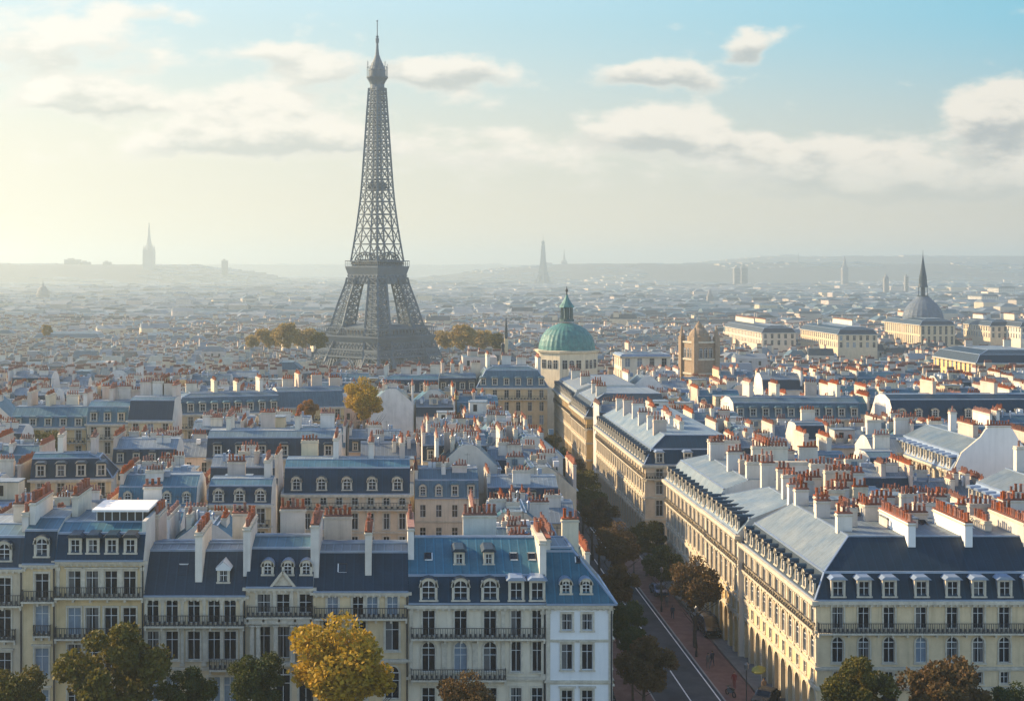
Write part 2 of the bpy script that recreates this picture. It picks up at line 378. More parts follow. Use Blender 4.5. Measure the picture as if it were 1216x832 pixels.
# ------------------------------------------------------------------ building kit
class Bld:
    """rectangular block: local x 0..W along the camera-facing front, y 0..L backwards"""
    def __init__(s, name, label, cat, x, y, W_, L_, rz=0.0, group=None, wall=STONE, seed=0, root=None):
        s.root = root or thing(name, label, cat, (x, y, 0), R(rz), group); s.W, s.L = W_, L_
        s.wall = MB(); s.wm = wall; s.rg = random.Random(seed * 31 + 5); s.x, s.y, s.rz = x, y, rz
        s.fr = {'F': ((0, 0), (1, 0), (0, -1), 0, W_), 'R': ((W_, 0), (0, 1), (1, 0), 90, L_), 'B': ((W_, L_), (-1, 0), (0, 1), 180, W_), 'L': ((0, L_), (0, -1), (-1, 0), -90, L_)}
        reserve(x, y, W_, L_, rz)
    def pt(s, side, a, d, z):
        o, u_, n, _, _ = s.fr[side]; return (o[0] + u_[0] * a + n[0] * d, o[1] + u_[1] * a + n[1] * d, z)
    def fbox(s, b, side, a0, a1, d0, d1, z0, z1, m):
        p, q = s.pt(side, a0, d0, 0), s.pt(side, a1, d1, 0)
        b.box(min(p[0], q[0]), max(p[0], q[0]), min(p[1], q[1]), max(p[1], q[1]), z0, z1, m)
    def q(s, side, a0, a1, z0, z1, m, d=0.0):
        if a1 - a0 < 1e-4 or z1 - z0 < 1e-4: return
        s.wall.poly([s.pt(side, a0, d, z0), s.pt(side, a1, d, z0), s.pt(side, a1, d, z1), s.pt(side, a0, d, z1)], m)
    def strip(s, side, z0, z1, us, w_, sill, oh, arch=False, m=None, deep=.22, win=True, surround=True, blind=.07, gl=None, hood=False):
        if side != 'F' and deep < .3: deep = .12
        """one storey of a facade with real openings; windows become parts"""
        m = m or s.wm; width = s.fr[side][4]; prev = 0.0; b = s.wall
        for a in us:
            a0, a1 = a - w_ / 2, a + w_ / 2; s0, s1 = z0 + sill, z0 + sill + oh
            s.q(side, prev, a0, z0, z1, m); s.q(side, a0, a1, z0, s0, m); s.q(side, a0, a1, s1, z1, m)
            P = lambda aa, dd, zz: s.pt(side, aa, dd, zz)
            zs = s1 - w_ / 2 if arch else s1
            for (p, r_) in (((a0, s0), (a0, zs)), ((a1, zs), (a1, s0)), ((a0, s0), (a1, s0))) + (() if arch else (((a0, s1), (a1, s1)),)):
                b.poly([P(p[0], 0, p[1]), P(r_[0], 0, r_[1]), P(r_[0], -deep, r_[1]), P(p[0], -deep, p[1])], m)
            if arch:
                n = 8; arc = [(a + w_ / 2 * math.cos(t), zs + w_ / 2 * math.sin(t)) for t in [math.pi * i / n for i in range(n + 1)]]
                for i in range(n):
                    (p0, q0), (p1, q1) = arc[i], arc[i + 1]; cx = a1 if i < n / 2 else a0
                    b.poly([P(cx, 0, s1), P(p0, 0, q0), P(p1, 0, q1)], m)
                    b.poly([P(p0, 0, q0), P(p1, 0, q1), P(p1, -deep, q1), P(p0, -deep, q0)], m)
                    if surround:
                        k = 1 + .32 / w_
                        o0 = (a + (p0 - a) * k, zs + (q0 - zs) * k); o1 = (a + (p1 - a) * k, zs + (q1 - zs) * k)
                        b.poly([P(p0, .07, q0), P(p1, .07, q1), P(o1[0], .07, o1[1]), P(o0[0], .07, o0[1])], TRIM)
                        b.poly([P(p0, 0, q0), P(p1, 0, q1), P(p1, .07, q1), P(p0, .07, q0)], TRIM)
                        b.poly([P(*((o0[0], .07, o0[1]))), P(o1[0], .07, o1[1]), P(o1[0], 0, o1[1]), P(o0[0], 0, o0[1])], TRIM)
            if surround:
                s.fbox(b, side, a0 - .16, a0 - .003, 0, .07, s0, zs, TRIM); s.fbox(b, side, a1 + .003, a1 + .16, 0, .07, s0, zs, TRIM)
                s.fbox(b, side, a0 - .22, a1 + .22, 0, .13, s0 - .14, s0 - .003, TRIM)
                if not arch: s.fbox(b, side, a0 - .16, a1 + .16, 0, .075, s1 + .003, s1 + .2, TRIM)
                if hood: s.fbox(b, side, a0 - .28, a1 + .28, 0, .25, s1 + .24, s1 + .38, TRIM)
            if win:
                gm = gl or (CURTAIN if s.rg.random() < blind else GLASS)
                link('window', window_mesh(w_, oh, arch, gm), s.root, P(a, -deep + .03, s0), rz=R(s.fr[side][3]))
            prev = a1
        s.q(side, prev, width, z0, z1, m)
    def blank(s, side, z0, z1, m=None): s.q(side, 0, s.fr[side][4], z0, z1, m or s.wm)
    def course(s, side, z, h=.22, d=.18, m=TRIM, name=None, e=True):
        w_ = s.fr[side][4]; b = MB() if name else s.wall
        x = d if e else 0
        s.fbox(b, side, -x, w_ + x, 0.0, d, z - h / 2, z + h / 2, m)
        s.fbox(b, side, 0, w_, 0.0, d * .55, z - h / 2 - h * .6, z - h / 2, m)
        if name:
            n = int(w_ / .55)
            for i in range(n):
                a = (i + .5) / n * w_; s.fbox(b, side, a - .1, a + .1, 0.0, d * .9, z - h / 2 - .2, z - h / 2 - .002, m)
            b.build(name, s.root)
    def balcony(s, side, a0, a1, z, d=.75, step=.22, h=.95):
        b = MB(); s.fbox(b, side, a0, a1, 0.0, d, z - .16, z, TRIM)
        n = max(2, int((a1 - a0) / 1.4))
        for i in range(n + 1):
            a = a0 + .1 + (a1 - a0 - .2) * i / n; s.fbox(b, side, a - .09, a + .09, 0.0, d * .8, z - .45, z - .161, TRIM)
        o = b.build('balcony', s.root); r_ = MB(); t = .05
        dd = d - .08
        for zz in (z + h, z + .1): s.fbox(r_, side, a0 + .03, a1 - .03, dd - .03, dd + .03, zz - t / 2, zz + t / 2, IRON)
        n = int((a1 - a0) / step)
        for i in range(n + 1):
            a = a0 + .05 + (a1 - a0 - .1) * i / n
            s.fbox(r_, side, a - .022, a + .022, dd - .02, dd + .02, z, z + h, IRON)
            if i % 2 == 0 and i < n: s.fbox(r_, side, a + .02, a + step * .8, dd - .008, dd + .008, z + .15, z + .45, IRON)
        for a in (a0 + .05, a1 - .05):
            s.fbox(r_, side, a - .02, a + .02, 0, dd, z + h - .03, z + h + .02, IRON)
            for k in range(1, 4): s.fbox(r_, side, a - .02, a + .02, dd * k / 4 - .02, dd * k / 4 + .02, z, z + h, IRON)
        r_.build('railing', o)
    def pilasters(s, side, us, z0, z1, w_=.4, d=.14):
        if side != 'F': d = .07
        for a in us:
            s.fbox(s.wall, side, a - w_ / 2, a + w_ / 2, 0, d, z0, z1, TRIM)
            s.fbox(s.wall, side, a - w_ / 2 - .07, a + w_ / 2 + .07, 0, d + .08, z1 - .35, z1 - .002, TRIM)
            s.fbox(s.wall, side, a - w_ / 2 - .07, a + w_ / 2 + .07, 0, d + .08, z0, z0 + .3, TRIM)
    def roof(s, ze, sb, r1, su, r2, sides='FB', m1=SLATE, m2=ZINC, top=None, gable=PLAST, eave=.3, su_b=None, side_m=None):
        """mansard: steep skirt (sb in, r1 up), shallow upper slope (su in, r2 up), flat top"""
        b = MB(); g_ = MB()
        def rect(i, over=0.0):
            f = lambda c: (i if c in sides else 0) - (over if c in sides else 0)
            bk = f('B') if (su_b is None or i <= sb) else ((su_b if 'B' in sides else 0))
            return (f('L'), s.W - f('R'), f('F'), s.L - bk)
        lv = [(rect(0, eave), ze), (rect(sb), ze + r1), (rect(su), ze + r1 + r2)]
        P = lambda rc, z: [(rc[0], rc[2], z), (rc[1], rc[2], z), (rc[1], rc[3], z), (rc[0], rc[3], z)]
        for i in (0, 1):
            a, c = P(*lv[i]), P(*lv[i + 1])
            for k, side in enumerate('FRBL'):
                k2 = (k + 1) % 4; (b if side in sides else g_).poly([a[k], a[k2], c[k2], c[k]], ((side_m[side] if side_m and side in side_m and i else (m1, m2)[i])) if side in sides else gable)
        b.poly(P(*lv[2]), top or m2)
        z = ze; o = P(lv[0][0], ze); inn = P(rect(0), ze)
        for k, side in enumerate('FRBL'):
            if side in sides:
                k2 = (k + 1) % 4; b.poly([inn[k], inn[k2], o[k2], o[k]], LEAD)
        # lead ridge rolls along the breaks
        for (rc, zz, wd) in ((lv[1][0], lv[1][1], .2), (lv[2][0], lv[2][1], .18), (lv[0][0], ze + .03, .16)):
            q_ = P(rc, zz)
            for k, side in enumerate('FRBL'):
                if side in sides: b.bar(q_[k], q_[(k + 1) % 4], wd, LEAD)
        for (a, c) in ((0, 1), (1, 2)):
            pa, pc = P(*lv[a]), P(*lv[c])
            for k, (s1, s2) in enumerate(('LF', 'FR', 'RB', 'BL')):
                if s1 in sides and s2 in sides: b.bar(pa[k], pc[k], .16, LEAD)
        ro = b.build('roof', s.root)
        if g_.f: s.wall.v, off = s.wall.v, len(s.wall.v); 
        if g_.f:
            off = len(s.wall.v); s.wall.v += g_.v; s.wall.f += [tuple(i + off for i in f) for f in g_.f]; s.wall.mi += [s.wall.k(gable)] * len(g_.f)
        s.lv = lv; s.rp = (ze, sb, r1, su, r2, eave); return ro
    def dormer(s, side, a, z, w_=1.0, h=1.5, style='flat', roof=SLATE, d=-.35, arch=False, gl=None):
        ze_, sb_, r1_, su_, r2_, ev_ = s.rp; t_ = z - ze_
        yf = -ev_ + (sb_ + ev_) * t_ / r1_ if t_ < r1_ else sb_ + (su_ - sb_) * (t_ - r1_) / r2_
        d = -(yf - .06)
        o = link('dormer', dormer_mesh(w_, h, style, roof), s.root, s.pt(side, a, d, z), rz=R(s.fr[side][3]))
        link('window', window_mesh(w_, h - (0 if style == 'arch' else .02), style == 'arch', gl or GLASS), o, (0, .14, 0))
        return o
    def chim(s, x0, x1, y0, y1, z0, z1, m=None, hero=True, pots=None):
        return chimney(s.root, x0, x1, y0, y1, z0, z1, s.rg, m, hero, pots=pots)
    def skylight(s, x, y, z, w_=.8, l=1.0, tilt=.45):
        b = MB(); dz = l * tilt
        q_ = [(x - w_ / 2, y, z + .08), (x + w_ / 2, y, z + .08), (x + w_ / 2, y + l, z + dz + .08), (x - w_ / 2, y + l, z + dz + .08)]
        b.poly(q_, GLASS)
        for i in range(4): b.bar(q_[i], q_[(i + 1) % 4], .1, PAINT if s.rg.random() < .5 else IRON)
        b.build('skylight', s.root)
    def downpipe(s, a, z1):
        b = MB(); p_ = s.pt('F', a, .12, 0); b.bar((p_[0], p_[1], .3), (p_[0], p_[1], z1), .11, IRON, 6); b.build('downpipe', s.root)
    def done(s):
        if s.root.name.split('.')[0] in ('terrace_house', 'columned_house', 'apartment_building', 'arcaded_building', 'corner_house') and s.y < 145 and s.W < 30: s.downpipe(s.W - .12, getattr(s, 'ze', 15.2) - .4)
        s.wall.build('wall', s.root); return s.root
RES = []
def reserve(x, y, w_, l, rz=0.0, pad=.6):
    c, sn = math.cos(R(rz)), math.sin(R(rz)); RES.append((x, y, w_, l, c, sn, pad))
def blocked(x0, x1, y0, y1):
    pts = [(x0, y0), (x1, y0), (x1, y1), (x0, y1), ((x0 + x1) / 2, (y0 + y1) / 2), ((x0 + x1) / 2, y0), (x0, (y0 + y1) / 2), (x1, (y0 + y1) / 2), ((x0 + x1) / 2, y1)]
    for (x, y, w_, l, c, sn, pad) in RES:
        for (a, b_) in pts:
            dx, dy = a - x, b_ - y; lx, ly = dx * c + dy * sn, -dx * sn + dy * c
            if -pad < lx < w_ + pad and -pad < ly < l + pad: return True
        for (lx, ly) in ((0, 0), (w_, 0), (w_, l), (0, l), (w_ / 2, l / 2)):
            a, b_ = x + lx * c - ly * sn, y + lx * sn + ly * c
            if x0 - .5 < a < x1 + .5 and y0 - .5 < b_ < y1 + .5: return True
    return False
def even(width, pitch, off=0.0):
    n = max(1, round(width / pitch)); return [width * (i + .5) / n + off for i in range(n)]

# ================================================================== THE SETTING
AVX0, AVX1 = 24.5, 41.15         # avenue between the building lines
def sheet(name, x0, x1, y0, y1, z, m, kind='structure'):
    b = MB(); b.poly([(x0, y0, z), (x1, y0, z), (x1, y1, z), (x0, y1, z)], m); return b.build(name, kind=kind)
b = MB(); b.grid([[(-7500, y, gz(y)), (8900, y, gz(y))] for y in (-50, 385, 620, 11000)], GROUND); b.build('ground', kind='structure')
sheet('front_road', -120, 160, 100, 124, .004, ASPH)
sheet('avenue_road', 27.6, 34.9, 124, 373, .004, ASPH)
sheet('cross_road', 41.3, 160, 219, 232, .004, ASPH)
b = MB()
b.box(31.3, 31.45, 124, 300, .006, .010, LINE, bottom=False); b.build('centre_line', kind='structure')
b = MB(); b.box(34.45, 34.6, 124, 370, .006, .010, LINE, bottom=False); b.build('edge_line', kind='structure')
def pavement(x0, x1, y0, y1, m, name='pavement'):
    b = MB(); b.box(x0, x1, y0, y1, 0, .13, m, bottom=False)
    b.box(x0 - .16, x0, y0, y1, 0, .135, KERB, bottom=False); b.box(x1, x1 + .16, y0, y1, 0, .135, KERB, bottom=False)
    b.box(x0 - .16, x1 + .16, y0 - .16, y0, 0, .135, KERB, bottom=False)
    return b.build(name, kind='structure')
pavement(35.06, 38.8, 128, 372, PAVE); pavement(38.97, 47, 137.5, 217, PAVE2)
pavement(38.97, 41, 234, 372, PAVE2); pavement(19.6, 27.4, 128.2, 372, PAVE)
pavement(-120, 19.3, 124.2, 131, PAVE2); pavement(47.2, 160, 131, 141, PAVE2)

# ================================================================== FRONT TERRACE (left of the avenue)
S0 = 13.0; Y0 = F / S0
def fx(px): return (px - PX) / S0
def zy(py): return HC - (py - PY) / S0
SH = 49 / S0     # storey
# A: the large blue-roofed building with round dormers
A = Bld('apartment_building', 'wide cream building with two-tier blue roof and three arched dormers beside the white corner house', 'building', fx(485), Y0, fx(648) - fx(485), 12.5, wall=STONE2, seed=1)
ua = [(p - 485) / S0 for p in (509, 547, 582)]; ub = [(p - 485) / S0 for p in (613, 638)]
ze = zy(716)
A.blank('L', 0, ze, PLAST); A.blank('R', 0, ze, PLAST); A.blank('B', 0, ze, PLAST)
z3, z2, z1 = ze - 3.05, ze - 3.05 - 3.75, ze - 3.05 - 7.5
def strip2(B_, side, z0, z1, ua, ub, w_, sill, oh, a2=False, wb=None, **kw):
    """a storey whose two groups of bays differ: split the wall at the boundary"""
    W0 = B_.fr[side]; cut = (ua[-1] + ub[0]) / 2
    o, u_, n, ang, wid = W0
    B_.fr[side] = (o, u_, n, ang, cut); B_.strip(side, z0, z1, ua, w_, sill, oh, a2, **kw)
    B_.fr[side] = ((o[0] + u_[0] * cut, o[1] + u_[1] * cut), u_, n, ang, wid - cut); B_.strip(side, z0, z1, [x - cut for x in ub], wb or w_, sill, oh, False, **kw)
    B_.fr[side] = W0
strip2(A, 'F', z3, ze, ua, ub, 1.15, .05, 2.35, wb=.95)
strip2(A, 'F', z2, z3, ua, ub, 1.2, .55, 2.75, a2=True, wb=.9)
strip2(A, 'F', z1, z2, ua, ub, 1.2, .25, 2.6, wb=1.0)
A.strip('F', 0, z1, ua + ub, 1.2, .1, 2.9, True, surround=False)
A.course('F', ze - .25, .3, .4, name='cornice'); A.course('F', z3, .2, .15); A.course('F', z2, .25, .2)
A.balcony('F', .2, A.W - .1, z3, .8); A.balcony('F', .2, 8.9, z2, .8)
A.pilasters('F', [.25, A.W - .25, (ua[-1] + ub[0]) / 2], z2 + .1, ze - .6, .35)
A.pilasters('F', [3.3, 6.1], z2 + .15, z3 - .5, .5, .1)
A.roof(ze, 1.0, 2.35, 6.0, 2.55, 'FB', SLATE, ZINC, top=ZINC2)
for a in ua: A.dormer('F', a, ze + .35, 1.2, 1.75, 'arch', SLATE)
for a in ub: A.dormer('F', a, ze + .35, 1.05, 1.6, 'flat', LEAD, d=-.2)
zs_ = ze + 2.35
for a in (4.75, 7.5): A.dormer('F', a, zs_ + .75, .6, .95, 'flat', SLATE, d=-2.2)
for a in (1.9, 9.9, 11.6): A.skylight(a, 2.9, zs_ + .95, .7, .9, .51)
A.chim(-.02, .55, 3.0, 11, ze + 2, ze + 6.3, PLAST, pots=(0, .5, 7, 11))
A.chim(A.W - .45, A.W + .15, .9, 9, ze + 1, ze + 5.4, PLAST, pots=(A.W - .4, A.W + .1, 5, 9))
A.chim(5.5, 8.8, 10.6, 11.4, ze + 3, ze + 6.2)
A.done()
# B: white corner house with tall hipped roof
Bb = Bld('corner_house', 'white corner house with tall hipped blue roof at the avenue corner', 'house', fx(648) + .003, Y0 - .25, fx(727) - fx(648), 12, wall=STONE2, seed=2)
MATS_WHITE = mat('white_render', (.70, .69, .66), .85, .2, var=.08, streak=.18)
Bb.wm = MATS_WHITE
ub_ = [(673 - 648) / S0, (697 - 648) / S0]
Bb.blank('L', 0, ze, PLAST); Bb.blank('B', 0, ze, PLAST)
for side, uu in (('F', ub_), ('R', even(12, 2.6))):
    Bb.strip(side, z3 - .1, ze, uu, .95, .75, 1.5)
    Bb.strip(side, z3 - 3.9, z3 - .1, uu, 1.0, .95, 2.35, hood=True)
    Bb.strip(side, z3 - 7.9, z3 - 3.9, uu, 1.0, .6, 2.5, hood=True)
    Bb.strip(side, 0, z3 - 7.9, uu, 1.3, .2, 2.8, surround=False)
    Bb.course(side, ze - .2, .25, .3, name='cornice'); Bb.course(side, z3 - .25, .15, .1); Bb.course(side, z3 - 4.0, .22, .15)
Bb.pilasters('F', [.2, Bb.W - .2], 0.2, ze - .5, .35, .08)
Bb.roof(ze, 3.2, 4.2, 3.4, .3, 'FRB', ZINC, ZINC, top=ZINC2, eave=.35, su_b=3.4)
for a in ub_: Bb.dormer('F', a - .05, ze + .9, .7, 1.1, 'arch', LEAD, d=-.45)
Bb.skylight(3.2, 2.35, ze + 3.2, .4, .4, 1.2)
Bb.chim(0.1, .75, 3.2, 9.5, ze + 1.0, ze + 5.3, PLAST, pots=(.1, .7, 6, 9.5))
Bb.chim(2.6, 4.2, 9.6, 10.3, ze + 2, ze + 6.0)
Bb.done()
# C: plain house with low dark roof
def low_house(name, label, cat, p0, p1, py_eave, py_top, wall, seed, L_=11.5):
    z = zy(py_eave); b = Bld(name, label, cat, fx(p0) + .003, Y0 + (.0 if seed % 2 else .12), fx(p1) - fx(p0) - .006, L_, wall=wall, seed=seed)
    b.ze = z
    for sd_ in 'LRB': b.blank(sd_, 0, z, PLAST)
    return b
C_ = low_house('terrace_house', 'ochre terrace house with dark slate roof behind the yellow tree', 'house', 372, 485, 702, 660, STONE, 3)
z = C_.ze; uc = [(p - 372) / S0 for p in (395, 425, 442, 466)]
C_.strip('F', z - 2.3, z, uc[:1] + uc[1:], 1.0, .1, 1.85, blind=.4)
C_.strip('F', z - 6.2, z - 2.3, [1.5, 4.2, 7.2], 1.25, .8, 2.7, hood=True)
C_.strip('F', z - 10.2, z - 6.2, [1.5, 4.2, 7.2], 1.3, .4, 3.0, True)
C_.strip('F', 0, z - 10.2, [1.5, 4.2, 7.2], 1.5, .2, 3.2, True, surround=False)
C_.course('F', z - .15, .25, .3, name='cornice'); C_.course('F', z - 6.25, .25, .3)
C_.balcony('F', .1, C_.W - .1, z - 2.3, .8)
C_.roof(z, 3.1, 3.0, 6.0, .35, 'FB', SLATE, ZINC2, top=ZINC2)
C_.skylight(2.6, 1.4, z + 1.35, .8, .7, .97)
C_.chim(4.7, 5.3, 1.1, 7.0, z + .9, z + 5.2, PLAST)
C_.chim(-.3, .45, .9, 8, z + .9, z + 5.9, PLAST)
C_.chim(.5, 3.2, 9.5, 10.2, z + 2, z + 5.2)
C_.done()
# D: house with columns and central gable
Dd = low_house('columned_house', 'terrace house with stone columns and small pointed central gable', 'house', 292, 372, 697, 650, STONE, 4)
z = Dd.ze; ud = [(p - 292) / S0 for p in (313, 336, 363)]
Dd.strip('F', z - 2.6, z, ud, 1.2, .25, 1.7)
Dd.strip('F', z - 6.9, z - 2.6, ud, 1.2, .4, 2.9, surround=False)
Dd.strip('F', z - 11, z - 6.9, ud, 1.3, .4, 3.2, True)
Dd.strip('F', 0, z - 11, ud, 1.3, .2, 3.2, True, surround=False)
Dd.course('F', z - .15, .25, .3, name='cornice'); Dd.course('F', z - 3.0, .5, .6); Dd.course('F', z - 6.9, .3, .7)
for a in (.6, 1.15, 2.75, 4.3, 5.0, 5.7):
    b = MB(); b.lathe([(.3, z - 6.7), (.24, z - 6.5), (.2, z - 3.6), (.3, z - 3.5), (.3, z - 3.35)], 10, TRIM, (a, -.42)); b.build('column', Dd.root, smooth=False)
b = MB(); c0 = ud[1]
b.poly([(c0 - .95, -.16, z - 2.5), (c0 + .95, -.16, z - 2.5), (c0 + .95, -.16, z + .1), (c0, -.16, z + 1.3), (c0 - .95, -.16, z + .1)][2:], TRIM)
for sgn in (-1, 1):
    b.box(c0 + sgn * .8 - .15, c0 + sgn * .8 + .15, -.2, -.003, z - 2.4, z + .1, TRIM); b.bar((c0 + sgn * 1.1, -.25, z + .05), (c0, -.25, z + 1.45), .22, TRIM)
    b.poly([(c0 + sgn * 1.05, -.2, z + .1), (c0, -.2, z + 1.4), (c0, 1.6, z + 1.4), (c0 + sgn * 1.05, .6, z + .1)], SLATE)
b.build('gable', Dd.root)
Dd.balcony('F', .1, Dd.W - .1, z - 2.6, .75)
Dd.roof(z, 2.4, 3.1, 6.0, .6, 'FB', SLATE, ZINC, top=ZINC2)
for a in [(p - 292) / S0 for p in (317, 341, 363)]: Dd.dormer('F', a, z + 1.05, .7, 1.05, 'arch', LEAD, d=-.75)
Dd.chim(-.35, .3, .8, 7.5, z + .8, z + 5.2, PLAST)
Dd.chim(2.4, 4.8, 9, 9.7, z + 2, z + 5.6)
Dd.done()
# E: house with tall stair chimney and white pedimented dormer
E = low_house('terrace_house', 'cream terrace house with white pedimented dormer and slab chimney on its dark roof', 'house', 171, 292, 707, 664, STONE, 5)
z = E.ze; ue = [(p - 171) / S0 for p in (181, 204, 230, 254, 273)]
E.strip('F', z - 2.6, z, ue, 1.1, .1, 2.2, surround=False)
E.strip('F', z - 6.6, z - 2.6, ue, 1.15, .75, 2.6)
E.strip('F', z - 10.4, z - 6.6, ue, 1.15, .4, 2.6, blind=.5)
E.strip('F', 0, z - 10.4, ue, 1.3, .2, 3.0, surround=False)
E.course('F', z - .12, .25, .3, name='cornice'); E.course('F', z - 6.6, .2, .15)
E.pilasters('F', [.2, 1.7, 3.5, 5.5, 7.1, 8.9], z - 2.5, z - .3, .25, .08); E.pilasters('F', [.2, 1.7, 3.5, 5.5, 7.1, 8.9], z - 6.4, z - 2.8, .3, .1)
E.balcony('F', .1, E.W - .1, z - 2.6, .8); E.balcony('F', 6.0, E.W - .1, z - 6.6, .7)
E.roof(z, 3.3, 3.5, 6.2, .3, 'FB', SLATE, ZINC2, top=ZINC2)
E.dormer('F', (264 - 171) / S0, z + 1.1, .75, 1.05, 'pediment', SLATE, d=-1.0)
E.skylight((218 - 171) / S0 - .3, 1.4, z + 1.5, .9, .8, 1.06)
E.chim(4.55, 5.2, .8, 7.6, z + .7, z + 5.5, PLAST)
E.chim(7.0, 8.9, 9.3, 10.0, z + 2, z + 5.9); E.chim(-.2, .3, 6.2, 11, z + 2, z + 6.2)
E.done()
# Fb: tall building with rooftop pavilion
Fb = low_house('apartment_building', 'tall grey-beige building with flat white rooftop pavilion and four dormers', 'building', 66, 171, 665, 630, STONE, 6, L_=13)
z = Fb.ze; uf = [(p - 66) / S0 + .1 for p in (86.5, 107.5, 130, 152)]
Fb.strip('F', z - 3.3, z, uf, 1.15, .1, 2.2, hood=True)
Fb.strip('F', z - 7.0, z - 3.3, uf, 1.2, .15, 2.5, surround=True, blind=.4)
Fb.strip('F', z - 10.8, z - 7.0, uf, 1.2, .5, 2.6)
Fb.strip('F', z - 14.8, z - 10.8, uf, 1.2, .5, 2.6)
Fb.strip('F', 0, z - 14.8, uf, 1.4, .3, 3.0, surround=False)
Fb.pilasters('F', [.2, 1.0 - .2 + 1.7, 4.2, 5.9, 7.9], z - 3.2, z - .6, .3, .1)
Fb.course('F', z - .15, .3, .35, name='cornice'); Fb.course('F', z - 10.9, .22, .15)
Fb.balcony('F', 0.0, Fb.W, z - 3.3, .8); Fb.balcony('F', 0.0, Fb.W, z - 7.0, .85)
Fb.roof(z, .9, 2.3, 3.4, .6, 'FB', SLATE, ZINC, top=ZINC2, eave=.5)
for a in uf: Fb.dormer('F', a + .1, z + .7, .8, 1.2, 'flat', SLATE, d=-.35)
zt = z + 2.9
b = MB(); b.box(2.9, 7.6, 3.6, 8.5, zt, zt + .95, DARKIN)
for i in range(7): b.box(2.95 + i * .72, 3.03 + i * .72, 3.55, 3.62, zt, zt + .95, PAINT)
b.box(2.6, 7.9, 3.2, 9.0, zt + .95, zt + 1.15, MATS_WHITE); b.build('rooftop_pavilion', Fb.root)
b = MB(); b.box(Fb.W - .35, Fb.W - .003, .9, 12.9, z, z + 3.4, PLAST); b.build('parapet', Fb.root)
Fb.chim(.1, .7, 6, 12, z + 1, z + 4.9); Fb.chim(Fb.W - 1.8, Fb.W - .1, 9.8, 10.5, z + 1, z + 5.2)
Fb.done()
Gg = low_house('terrace_house', 'narrow cream house with single arched dormer left of the pavilion building', 'house', 27, 66, 669, 630, STONE, 7, L_=13)
z = Gg.ze
for (a0_, a1_, sl, oh) in ((z - 3.3, z, .1, 2.3), (z - 7.1, z - 3.3, .7, 2.6), (z - 11, z - 7.1, .7, 2.6), (z - 14.8, z - 11, .7, 2.6)):
    Gg.strip('F', a0_, a1_, [(49.5 - 27) / S0], 1.25, sl, oh, hood=a0_ < z - 4, blind=.5)
Gg.blank('F', 0, z - 14.8)
Gg.course('F', z - .12, .25, .3, name='cornice'); Gg.course('F', z - 3.3, .2, .2)
Gg.balcony('F', 0, Gg.W, z - 3.3, .8); Gg.balcony('F', 1.0, 2.6, z - 6.5, .45)
Gg.roof(z, .9, 2.9, 4, .6, 'FB', SLATE, ZINC, top=ZINC2); Gg.dormer('F', 1.73, z + .7, 1.0, 1.6, 'arch', SLATE)
Gg.chim(.05, .6, 2.2, 9, z + 2.5, z + 5.2); Gg.done()
Hh = low_house('terrace_house', 'cream house with round dormer cut off by the left edge of the view', 'house', -38, 27, 674, 640, STONE, 9, L_=13)
z = Hh.ze
for (a0_, a1_, sl, oh) in ((z - 3.3, z, .1, 2.3), (z - 7.1, z - 3.3, .7, 2.6), (z - 11, z - 7.1, .7, 2.6), (z - 14.6, z - 11, .7, 2.6)):
    Hh.strip('F', a0_, a1_, [1.2, (5 + 38) / S0], 1.2, sl, oh, hood=a0_ < z - 4)
Hh.blank('F', 0, z - 14.6)
Hh.course('F', z - .12, .25, .3, name='cornice'); Hh.course('F', z - 3.3, .2, .2); Hh.course('F', z - 11, .2, .2)
Hh.balcony('F', 0, Hh.W, z - 3.3, .8); Hh.balcony('F', 2.4, 4.4, z - 6.5, .45)
Hh.roof(z, .9, 2.7, 4, .6, 'FB', SLATE, ZINC, top=ZINC2)
for a in (1.2, 3.3): Hh.dormer('F', a, z + .7, 1.0, 1.5, 'arch', SLATE)
Hh.chim(2.8, 4.9, 5, 5.7, z + 2.5, z + 5.0); Hh.chim(Hh.W - .6, Hh.W, 2, 8, z + 1, z + 4.6); Hh.done()

